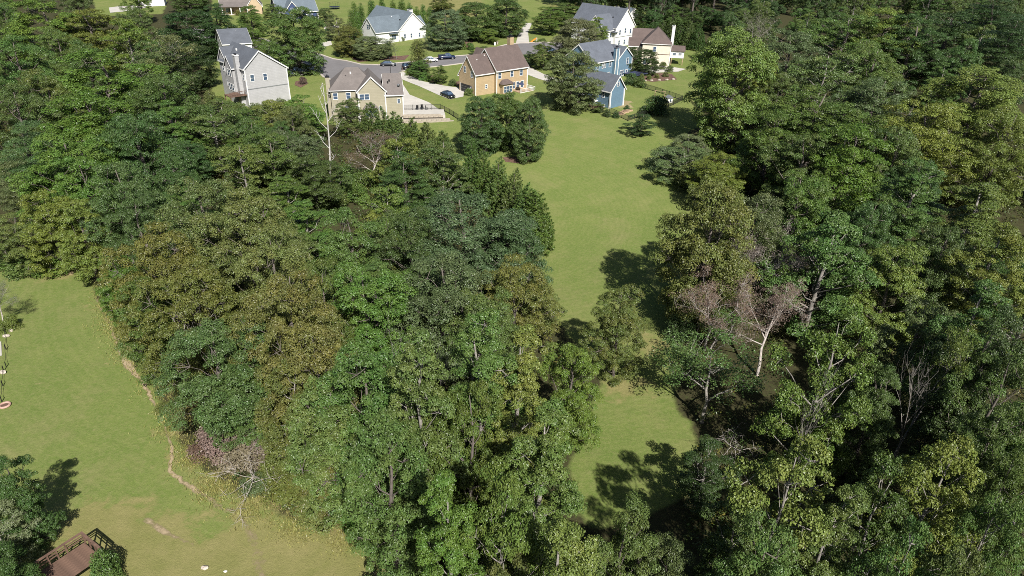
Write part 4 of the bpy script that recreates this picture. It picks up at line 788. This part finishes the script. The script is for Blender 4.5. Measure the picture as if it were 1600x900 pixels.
B(3.2, 9.2, -4.62, -4.52, 2.0, 2.08).build('rail', 'metal_dark', dk); B(9.1, 9.2, -4.6, -.05, 2.0, 2.08).build('rail', 'metal_dark', dk)
for x_ in (3.3, 6, 8.9): B(x_, x_+.18, -4.5, -4.32, -2, .9).build('post', 'metal_dark', dk)
h = House('blue_outbuilding', 'blue gabled outbuilding with white trim below the blue house', 952, 170, 44, 'sid_blue', 'roof_blue')
h.vol(0, 5.4, 0, 10.5, 4.7, 7.8, 'y', over=.45)
for x_, y_ in ((0, 0), (5.4, 0)): h.corner(x_, y_, -2, 4.6, .17)
h.win('-y', 0, 2.7, 5.4, .7, .9); h.win('-x', 0, 2.3, 2.5, .7, 1.4); h.win('-x', 0, 5.6, 2.5, .7, 1.4); h.win('-x', 0, 8.4, 2.5, .7, 1.4); h.win('-x', 0, 2.0, -.4, .8, 1.1)
st = MB().extr([(-1.3, 4.0, -2), (-1.3, 9.6, -2), (-1.3, 9.6, 1.9), (-1.3, 4.0, 1.2)], (1.28, 0, 0)).build('lean_to', 'sid_blue', h.root); MB().extr([(-1.36, 3.9, 1.2), (-1.36, 9.7, 1.95), (-1.36, 9.7, 2.12), (-1.36, 3.9, 1.37)], (1.36, 0, 0)).build('cap_board', 'trim', st); B(-1.36, -1.3, 3.9, 4.1, -1, 1.18).build('edge_board', 'trim', st)
# white ranch
h = House('ranch_house', 'white ranch house with slate-blue roof across the street', 625, 65, 44, 'sid_white', 'roof_slate')
h.vol(0, 11.5, 0, 22, 4.2, 9.2, 'y'); h.vol(-9.5, 3, .4, 9.4, 3.9, 8.0, 'x'); h.vol(9, 14.5, 4, 11, 3.6, 6.6, 'x'); h.chimney(7.5, 9, 4, 5.4, 9.4, 'sid_white', 'trim', 6)
h.win('-x', -9.5, 4.9, 4.4, 1.0, 1.4, 2)
for u_ in (2.2, 5, 8.6): h.win('-y', 0, u_, .9, .7, 1.4)
h.win('-y', .4, -2.2, .9, .9, 1.5, 2); h.box('bay_hood', 'roof_slate', -4.2, -.6, -.6, .38, 2.9, 3.1); h.vent(2.5, 3, 6.8, 'metal_dark'); h.vent(0, 4.5, 7.8)
# white farmhouse
h = House('farmhouse', 'tall white farmhouse with steep dark slate roof', 960, 74, 46, 'sid_white', 'roof_blue')
h.vol(0, 11, 0, 20, 6.6, 12.2, 'y'); h.vol(-5.5, 2, 1.0, 9, 6.0, 10.4, 'x'); h.chimney(7.5, 8.8, 6, 7.2, 12.0, 'sid_white', 'trim', 8)
for u_, z_ in ((2.4, 4.0), (5.5, 4.4), (8.6, 4.0), (2.4, .6), (5.5, .6), (8.8, .6)): h.win('-y', 0, u_, z_, .85, 1.5)
for u_ in (-3.6, -1.6): h.win('-y', 1.0, u_, 3.4, .85, 1.4); h.win('-y', 1.0, u_, .5, .9, 1.6)
h.box('bay_hood', 'roof_blue', -1.6, .6, -.7, .98, 5.0, 5.2); h.box('trim_band', 'metal_grey', 0, 11.02, -.05, 0, 3.2, 3.35); h.vent(2.4, 3.5, 9.4, 'metal_dark'); h.vent(2.8, 6, 9.6, 'metal_dark')
h = House('white_shed', 'small white outbuilding with grey roof behind the white farmhouse', 983, 32, 40, 'sid_white', 'roof_slate')
h.vol(0, 5, 0, 8.5, 2.9, 4.6, 'y'); h.win('-x', 0, 3, 1, .9, 1.1, 2); h.win('-x', 0, 6, 1, .9, 1.1)
# cream house
h = House('cream_house', 'cream house with brown hipped roof and pale chimney', 1001, 101, -8, 'sid_cream', 'roof_brown')
h.vol(0, 8.8, 0, 9.5, 6.6, 11.0, 'y', hip=True); h.vol(-4.2, 0, 2, 8, 5.4, 7.2, 'x'); h.vol(-3.2, 5, 5, 12, 6.4, 9.6, 'x'); h.chimney(8.8, 9.7, 4.2, 5.6, 11.4, 'sid_white', 'trim')
h.vol(8.8, 13.2, 1.2, 5.2, 4.6, 5.6, 'x', z0=2.4, roff=.6, wall='sid_white', trim=False); h.win('-y', 1.2, 10.2, 3.3, .9, .6); h.win('-y', 1.2, 12.0, 3.3, .9, .6); h.box('post', 'wood_pale', 12.9, 13.1, 1.3, 1.5, -2, 2.4); h.box('post', 'wood_pale', 9.4, 9.6, 1.3, 1.5, -2, 2.4)
h.box('trim_band', 'wood', 0, 8.82, -.05, 0, 3.4, 3.55); h.win('-y', 0, 3.8, 4.2, .9, 1.5); h.win('-y', 0, 1.6, .3, .9, 1.7, 2); h.corner(8.8, 0, -2, 6.3)
# houses at the top of the slope
h = House('navy_house', 'navy-blue house with pale grey roof and white trim', 480, 32, 30, 'sid_navy', 'roof_slate')
h.vol(-11, 4.5, 0, 12, 3.6, 8.6, 'x'); h.vol(-9, -2.5, -2.2, 6, 3.5, 7.4, 'y'); h.win('-y', 0, 1.2, .8, 1.1, 1.5, 2); h.corner(0, 0, -2, 3.4, .25); h.corner(4.5, 0, -2, 3.4, .2); h.win('-y', -2.2, -5.8, 3.8, .9, 1.2)
h = House('tan_house', 'tan house with taupe roof and a columned porch', 350, 24, 20, 'sid_tan', 'roof_taupe')
h.vol(-1, 12, 3, 14, 3.8, 9.0, 'x'); h.vol(9.5, 15, 1, 12, 3.6, 7.4, 'y')
po = h.box('porch_floor', 'stone', -1, 9.4, .4, 3, -2, .15)
for x_ in (-.6, 2.8, 6.2, 9.0): B(x_, x_+.4, .6, 1.0, .15, 3.0).build('column', 'trim', po)
MB().extr([(-1.4, .1, 3.0), (9.8, .1, 3.0), (9.8, 3.2, 4.4), (-1.4, 3.2, 4.4)], (0, 0, .2)).build('porch_roof', 'roof_taupe', po)
h.win('-y', 3, 2, .7, 1, 1.6, 2); h.win('-y', 3, 7, .7, 1, 1.6)
h = House('distant_house', 'small white house glimpsed over the treetops of the wood', 218, 10, 20, 'sid_white', 'roof_slate'); h.vol(0, 10, 0, 8, 3.2, 6.0, 'x'); h.win('-y', 0, 3, 1, .9, 1.4, 2)
# ------------------------------------------------------------------ vehicles
def vehicle(name, label, paint, px, py, yaw, kind='sedan', L=4.8, W=1.84):
    p = ground_at(px, py); o = thing(name, label, 'car' if kind != 'pickup' else 'truck', (p[0], p[1], p[2]+.04), R(yaw), 'cars parked around the street')
    h_ = {'sedan': 0, 'suv': .22, 'pickup': .25}[kind]
    def sec(x, hw, z0, z1, tuck=.08): return [(x, -hw+.05, z0), (x, hw-.05, z0), (x, hw, (z0+z1)/2), (x, hw-tuck, z1-.05), (x, hw-tuck-.1, z1), (x, -hw+tuck+.1, z1), (x, -hw+tuck, z1-.05), (x, -hw, (z0+z1)/2)]
    def loft(secs):
        mb = MB(); n = len(secs[0]); mb.add([v for s_ in secs for v in s_], [(i*n+k, i*n+(k+1) % n, (i+1)*n+(k+1) % n, (i+1)*n+k) for i in range(len(secs)-1) for k in range(n)]+[tuple(range(n))[::-1], tuple((len(secs)-1)*n+k for k in range(n))]); return mb
    hl = L/2; zb = .28+h_*.6; zt = .88+h_
    loft([sec(-hl, W*.40, zb+.1, zt-.1), sec(-hl+.15, W*.47, zb, zt), sec(-hl*.5, W*.5, zb-.04, zt+.04), sec(hl*.35, W*.5, zb-.04, zt+.02), sec(hl*.75, W*.485, zb, zt-.06), sec(hl-.12, W*.45, zb, zt-.16), sec(hl, W*.36, zb+.1, zt-.24)]).build('body', paint, o, True)
    def cab(x0, x1, x2, x3, top): return loft([[(x0, -W*.43, zt-.03), (x0, W*.43, zt-.03), (x1, W*.35, top), (x1, -W*.35, top)], [(x3, -W*.43, zt-.03), (x3, W*.43, zt-.03), (x2, W*.35, top), (x2, -W*.35, top)]])
    top = 1.44+h_*1.6
    if kind == 'sedan': c_ = (-hl*.78, -hl*.42, hl*.18, hl*.52)
    elif kind == 'suv': c_ = (-hl*.94, -hl*.80, hl*.15, hl*.48)
    else: c_ = (-hl*.22, -hl*.12, hl*.30, hl*.55)
    cab(*c_, top).build('cabin_glass', 'glass', o)
    loft([[(c_[1]-.05, -W*.36, top-.05), (c_[1]-.05, W*.36, top-.05), (c_[1], W*.33, top+.04), (c_[1], -W*.33, top+.04)], [(c_[2]+.05, -W*.36, top-.05), (c_[2]+.05, W*.36, top-.05), (c_[2], W*.33, top+.04), (c_[2], -W*.33, top+.04)]]).build('roof', paint, o)
    for sg in (-1, 1):
        pl = MB()
        for xa, xb in ((c_[0], c_[1]), (c_[3], c_[2]), ((c_[0]+c_[3])/2, (c_[1]+c_[2])/2)): pl.tube([(xa, sg*W*.432, zt-.03), (xb, sg*W*.352, top)], .045, 4)
        pl.build('pillar', paint, o)
    if kind == 'pickup':
        B(-hl+.12, -hl*.24, -W*.38, W*.38, zt-.02, zt+.06).build('bed_liner', 'rubber', o)
        for sg in (-1, 1): B(-hl+.05, -hl*.22, sg*W*.44-.05, sg*W*.44+.05, zt-.02, zt+.2).build('bed_side', paint, o)
        B(-hl+.02, -hl+.1, -W*.42, W*.42, zt-.02, zt+.2).build('tailgate', paint, o)
    for sx in (-.62, .62):
        for sy in (-1, 1):
            r_ = .33+h_*.3; w_ = MB().tube([(sx*hl, sy*(W*.5-.2), r_), (sx*hl, sy*(W*.5+.02), r_)], r_, 14).build('wheel', 'rubber', o); MB().tube([(sx*hl, sy*(W*.5+.02), r_), (sx*hl, sy*(W*.5+.04), r_)], r_*.64, 10).build('rim', 'rim', w_)
    for sy in (-1, 1): B(hl-.1, hl+.005, sy*W*.3-.16, sy*W*.3+.16, zt-.34, zt-.2).build('headlight', 'lamp_head', o); B(-hl-.01, -hl+.1, sy*W*.32-.14, sy*W*.32+.14, zt-.3, zt-.14).build('tail_light', 'tail', o)
    return o
vehicle('parked_car', 'dark grey sedan parked at the far kerb near the lamp post', 'car_grey', 607, 103, 8)
vehicle('pickup_truck', 'navy pickup truck parked at the kerb below the hedge', 'car_navy', 698, 92.5, 18, 'pickup', 5.6, 1.95)
vehicle('parked_car', 'white car parked in front of the navy pickup truck', 'car_white', 673, 96.5, 18, 'sedan', 4.4)
vehicle('parked_car', 'black car parked in the shade of the olive evergreen', 'car_black', 640, 108, 25, 'suv', 4.5)
vehicle('parked_car', 'black sedan parked on the long concrete driveway', 'car_black', 700, 151.5, -50, 'sedan', 5.0, 1.9)
vehicle('parked_car', 'dark car on the shaded driveway under the large shade tree', 'car_black', 470, 116, 10, 'suv', 4.6)
vehicle('parked_car', 'dark car half hidden at the head of the shaded driveway', 'car_navy', 452, 118, 10, 'sedan')
vehicle('parked_car', 'black car on the drive behind the brown house', 'car_black', 862, 84, 30, 'suv', 4.6)
# ------------------------------------------------------------------ street furniture
p = ground_at(611, 125); o = thing('lamp_post', 'slim black lamp post standing behind the olive house', 'lamp post', p)
MB().lathe([(.14, -.3), (.14, .25), (.07, .4), (.05, 5.2), (.04, 5.6)], 8).build('pole', 'metal_dark', o); MB().lathe([(.05, 5.6), (.2, 5.75), (.24, 6.1), (.05, 6.3)], 8).build('lantern', 'metal_dark', o)
for x, y, lb in ((629, 110, 'black mailbox beside the driveway mouth'), (502, 104, 'black mailbox beside the shaded driveway'), (796, 69, 'black mailbox at the foot of the climbing drive')):
    p = ground_at(x, y); o = thing('mailbox', lb, 'mailbox', p, R(20)); B(-.06, .06, -.06, .06, -.3, 1.1).build('post', 'wood', o); MB().extr([(-.14, -.3, 1.1), (.14, -.3, 1.1), (.14, -.3, 1.3), (.08, -.3, 1.42), (-.08, -.3, 1.42), (-.14, -.3, 1.3)], (0, .6, 0)).build('box', 'metal_dark', o)
def bin_(x, y, mat, lb):
    p = ground_at(x, y); o = thing('wheeled_bin', lb, 'bin', p, R(15)); MB().add([(-.25, -.28, .05), (.25, -.28, .05), (.25, .28, .05), (-.25, .28, .05), (-.3, -.36, 1.0), (.3, -.36, 1.0), (.3, .36, 1.0), (-.3, .36, 1.0)], [(0, 3, 2, 1), (4, 5, 6, 7), (0, 1, 5, 4), (1, 2, 6, 5), (2, 3, 7, 6), (3, 0, 4, 7)]).build('bin_body', mat, o)
    B(-.32, .32, -.4, .4, 1.004, 1.08).build('lid', mat, o)
    for s_ in (-.26, .26): MB().tube([(s_-.04, .3, .12), (s_+.04, .3, .12)], .12, 8).build('wheel', 'rubber', o)
bin_(505, 103, 'metal_dark', 'dark wheeled bin at the corner of the shaded driveway'); bin_(773, 71, 'trim', 'pale wheeled bin beside the small yellow-topped tree'); bin_(777, 69.5, 'retain', 'tan wheeled bin beside the pale bin')
p = ground_at(834, 66); o = thing('play_slide', 'orange plastic play slide on the lawn by the climbing drive', 'toy', p, R(20)); MB().extr([(-1.2, -.4, .1), (-.9, -.4, .1), (.9, -.4, 1.3), (.9, -.4, 1.5), (-1.2, -.4, .25)], (0, .8, 0)).build('chute', 'orange', o); B(.92, 1.1, -.4, .4, 0, 1.5).build('ladder', 'trim', o)
p = ground_at(523, 14); o = thing('trampoline', 'round black trampoline with safety net on the high lawn', 'trampoline', p)
MB().lathe([(2.05, .85), (2.05, .93)], 20).build('mat', 'metal_dark', o); ring = [(2.15*math.cos(k*math.pi/10), 2.15*math.sin(k*math.pi/10), .9) for k in range(21)]; MB().tube(ring, .09, 5, False).build('rim', 'cloth_navy', o)
for k in range(6): a_ = k*math.pi/3; MB().tube([(2.1*math.cos(a_), 2.1*math.sin(a_), -.1), (2.1*math.cos(a_), 2.1*math.sin(a_), 2.7)], .04, 5).build('pole', 'metal_dark', o)
MB().tube([(x, y, 2.65) for x, y, z in ring], .03, 4, False).build('top_ring', 'metal_dark', o)
# retaining wall in two steps, with blocks, and the fence on it
a_, b_ = ground_at(629, 193), ground_at(716, 189); a_[2] = min(a_[2], b_[2]); d_ = (b_-a_)[:2]; L = float(np.hypot(*d_)); yw = math.atan2(d_[1], d_[0])
top = float(terr(*ground_at(650, 172)[:2]))+.05; o = thing('retaining_wall', 'stepped tan block retaining wall beside the olive house', 'wall', (a_[0], a_[1], a_[2]-.3), yw)
H1 = max(1.6, top-a_[2]+.3)
blk = MB().box(0, 1.16, 0, .42, 0, .36).mesh('block', 'retain')
for lv in range(int(H1/.38)+1):
    up_ = lv*.38 > H1*.55; yoff = 1.7 if up_ else 0.0; n_ = int(L/1.2*(0.82 if up_ else 1.0)*(1-.07*lv*(1 if not up_ else .4)))
    for i in range(n_):
        q = link('block', blk, o); q.location = (i*1.2+(.6 if lv % 2 else 0)-.3, yoff+.03*lv+random.uniform(-.015, .015), lv*.38)
B(0, L*.86, .45, 1.95, H1*.55-.5, H1*.55-.02).build('ledge', 'retain', o)
B(0, L*.78, 2.2, 7.5, H1-.8, H1-.02).build('terrace', 'concrete', o)
def fence(pxs, hgt, name, label, mat, step, picket, zoff=0.0):
    w3 = [ground_at(*q) for q in pxs]; o = thing(name, label, 'fence', w3[0])
    O = np.array(w3[0]); first = True
    for p, q in zip(w3[:-1], w3[1:]):
        Ld = np.hypot(*(q-p)[:2]); n_ = max(1, round(Ld/step))
        for k in range(n_):
            A = p+(q-p)*k/n_; Bq = p+(q-p)*(k+1)/n_; A[2] = terr(A[0], A[1])+zoff; Bq[2] = terr(Bq[0], Bq[1])+zoff; A -= O; Bq -= O
            MB().box(A[0]-.05, A[0]+.05, A[1]-.05, A[1]+.05, A[2]-.3, A[2]+hgt+.08).build('post', mat, o)
            for zr in (.12, hgt): MB().tube([A+(0, 0, zr), Bq+(0, 0, zr)], .035, 4).build('rail', mat, o)
            mb = MB(); m_ = int(np.hypot(*(Bq-A)[:2])/picket)
            for j in range(1, m_): c_ = A+(Bq-A)*j/m_; mb.box(c_[0]-.016, c_[0]+.016, c_[1]-.016, c_[1]+.016, c_[2]+.05, c_[2]+hgt)
            if mb.v: mb.build('pickets', mat, o)
    A = w3[-1]-O; A[2] += zoff; MB().box(A[0]-.05, A[0]+.05, A[1]-.05, A[1]+.05, A[2]-.3, A[2]+hgt+.08).build('post', mat, o)
fence([(1000, 136), (1024, 143), (1045, 150), (1066, 157), (1052, 164), (1036, 170), (1010, 180), (981, 189), (962, 180), (952, 176)], 1.25, 'yard_fence', 'black metal picket fence around the yard of the blue house', 'metal_dark', 2.4, .13)
fence([(630, 172), (660, 171.5), (688, 171), (702, 178), (716, 187)], 1.15, 'terrace_fence', 'thin black fence along the top of the retaining wall', 'metal_dark', 2.2, .16, .1)
# outdoor furniture
tp_ = top
for k, (x, y) in enumerate(((652, 172), (660, 170.5), (667, 172))):
    p = ground_at(x, y); o = thing('patio_chair', 'black metal patio chair on the concrete pad above the retaining wall', 'chair', (p[0], p[1], p[2]+.1), R(40*k), 'patio chairs on the concrete pad')
    B(-.3, .3, -.3, .3, .4, .46).build('seat', 'metal_dark', o); B(-.3, .3, .25, .31, .46, 1.05).build('backrest', 'metal_dark', o)
    for sx in (-.27, .27):
        for sy in (-.27, .27): MB().tube([(sx, sy, -.15), (sx, sy, .4)], .03, 5).build('leg', 'metal_dark', o)
p = ground_at(659, 174); o = thing('patio_table', 'round black patio table on the concrete pad', 'table', (p[0], p[1], p[2]+.1)); MB().lathe([(.55, .7), (.55, .74)], 14).build('tabletop', 'metal_dark', o); MB().lathe([(.25, -.15), (.05, 0), (.04, .7)], 8).build('pedestal', 'metal_dark', o)
lp = BROWN.matrix_basis @ Vector((13.2, -3.2, .12)); o = thing('parasol', 'navy parasol on the white deck of the brown house', 'parasol', lp); MB().tube([(0, 0, 0), (0, 0, 2.4)], .03, 6).build('pole', 'metal_grey', o); MB().lathe([(1.0, 1.95), (.6, 2.2), (.05, 2.45)], 8).build('canopy', 'cloth_navy', o)
p = ground_at(1045, 160); o = thing('playhouse', 'small white playhouse in the fenced yard', 'playhouse', p, R(25)); B(-.7, .7, -.6, .6, -.2, 1.3).build('wall', 'trim', o); MB().extr([(-.9, -.8, 1.25), (.9, -.8, 1.25), (0, -.8, 1.9)], (0, 1.6, 0)).build('roof', 'metal_grey', o); B(-.2, .2, -.63, -.6, .3, 1.0).build('window', 'glass', o)
p = ground_at(1030, 156); o = thing('swing_set', 'wooden swing frame on the grass beside the playhouse', 'swing set', p, R(-20))
for sx in (-1.3, 1.3):
    for sy in (-.7, .7): MB().tube([(sx, sy, -.1), (sx, 0, 2.3)], .06, 6).build('leg', 'wood_pale', o)
MB().tube([(-1.5, 0, 2.3), (1.5, 0, 2.3)], .06, 6).build('beam', 'wood_pale', o)
for sx in (-.5, .5): s_ = B(sx-.22, sx+.22, -.12, .12, .5, .54).build('swing_seat', 'metal_dark', o); MB().tube([(sx-.2, 0, .54), (sx-.2, 0, 2.25)], .015, 4).build('rope', 'metal_dark', s_); MB().tube([(sx+.2, 0, .54), (sx+.2, 0, 2.25)], .015, 4).build('rope', 'metal_dark', s_)
for i, (x, y) in enumerate(((968, 179), (974, 176.5), (980, 174))):
    p = ground_at(x, y); o = thing('garden_bed', 'wooden raised garden bed full of soil inside the black fence', 'garden bed', p, R(35), 'raised garden beds')
    for a4 in ((-1.5, 1.5, -.5, -.42), (-1.5, 1.5, .42, .5)): B(*a4, -.2, .35).build('side_board', 'wood_pale', o)
    for a4 in ((-1.5, -1.42, -.418, .418), (1.42, 1.5, -.418, .418)): B(*a4, -.2, .35).build('end_board', 'wood_pale', o)
    B(-1.41, 1.41, -.41, .41, -.2, .28).build('soil', 'mulch', o)
rk = random.Random(4)
def rock(x, y, s_, mat, name, lb, gr=None, sq=.55):
    bm = bmesh.new(); bmesh.ops.create_icosphere(bm, subdivisions=2, radius=1)
    for v in bm.verts: v.co *= 1+rk.uniform(-.16, .16); v.co.z *= sq
    me = bpy.data.meshes.new(name); bm.to_mesh(me); bm.free(); me.materials.append(MATS[mat]); p = ground_at(x, y); o = link(name, me); o.location = (p[0], p[1], p[2]+s_*sq*.5); o.scale = (s_, s_*.75, s_); tag(o, lb, 'rock', gr)
rock(10, 526, .42, 'stone', 'boulder', 'pale boulder beside the wispy grey tree'); rock(5, 583, .42, 'stone', 'boulder', 'pale boulder further down the rope line'); rock(17, 517, .35, 'stone', 'boulder', 'grey stone among the yellow-green shrubs'); rock(320, 888, .3, 'stone', 'white_rock', 'small white rock lying on the short lawn')
rock(352, 893, .16, 'trim', 'white_rock', 'tiny white scrap beside the white rock', None, .2)
for i, x in enumerate((1008, 1018, 1030, 1042, 1052)): rock(x, 127-i*.6, .5, 'retain', 'edging_stone', 'tan edging stone along the mulch bed below the cream house', 'edging stones of the mulch bed')
p = ground_at(8, 634); o = thing('ring_planter', 'round pinkish ring planter on the short lawn', 'planter', p); ring = [(.5*math.cos(k*math.pi/9), .5*math.sin(k*math.pi/9), .1) for k in range(19)]; MB().tube(ring, .13, 7, False).build('rim', 'pink', o, True); MB().lathe([(.4, -.1), (.4, .08)], 14).build('soil', 'mulch', o)
for (x0, y0), (x1, y1), lb in (((9, 521), (10, 574), 'black rope strung on stakes between the two pale boulders'), ((6, 580), (3, 628), 'black rope strung on stakes toward the ring planter')):
    A, Bq = ground_at(x0, y0), ground_at(x1, y1); o = thing('rope_line', lb, 'rope', A); Bq = Bq-A
    for s_ in (0, .5, 1): q = Bq*s_; MB().tube([q+(0, 0, -.1), q+(.05, 0, .8)], .05, 6).build('stake', 'metal_dark', o)
    MB().tube([Bq*s_+np.array([0, 0, .75-.5*math.sin(math.pi*((s_*2) % 1))]) for s_ in np.linspace(0, 1, 13)], .02, 4).build('rope', 'metal_dark', o)
drape('stone_strip', [(-20, 536), (2, 534), (3, 556), (-20, 560)], 'concrete', .05)
# red-brown deck in the near corner
A = un(127, 836, 2.4); Bq = un(153, 858, 2.4); Cq = un(92, 856, 2.4); ax = (Bq-A)[:2]; yw = math.atan2(ax[1], ax[0]); gz = float(terr(A[0], A[1]))
L1 = float(np.hypot(*ax)); o = thing('deck', 'red-brown wooden deck with railing at the edge of the short lawn', 'deck', (A[0], A[1], gz), yw)
W2 = 3.6; Ld = L1*1.05; zf = 2.4-gz-.95
nb_ = int(Ld/.3)
bd = MB().box(0, .285, -W2, 0, 0, .05).mesh('board', 'wood')
for i in range(nb_): q = link('board', bd, o); q.location = (i*.3, 0, zf+random.uniform(-.006, .006))
for x_ in np.linspace(0, nb_*.3-.1, 4): B(x_, x_+.1, .02, .12, -.3, zf+1.0).build('post', 'wood', o)
for y_ in np.linspace(-1.4, -W2+.1, 4): B(-.12, -.02, y_, y_+.1, -.3, zf+1.0).build('post', 'wood', o)
for z_ in (.35, .65, .95): B(-.1, nb_*.3, .125, .17, zf+z_, zf+z_+.1).build('rail', 'wood', o); B(-.17, -.125, -W2, .16, zf+z_, zf+z_+.1).build('rail', 'wood', o)
B(-.2, nb_*.3, -.02, .2, zf+1.06, zf+1.11).build('cap_rail', 'wood', o); B(-.22, .02, -W2, -.022, zf+1.06, zf+1.11).build('cap_rail', 'wood', o)
B(-.02, nb_*.3, -.05, 0, zf-.25, zf-.01).build('joist', 'wood', o)
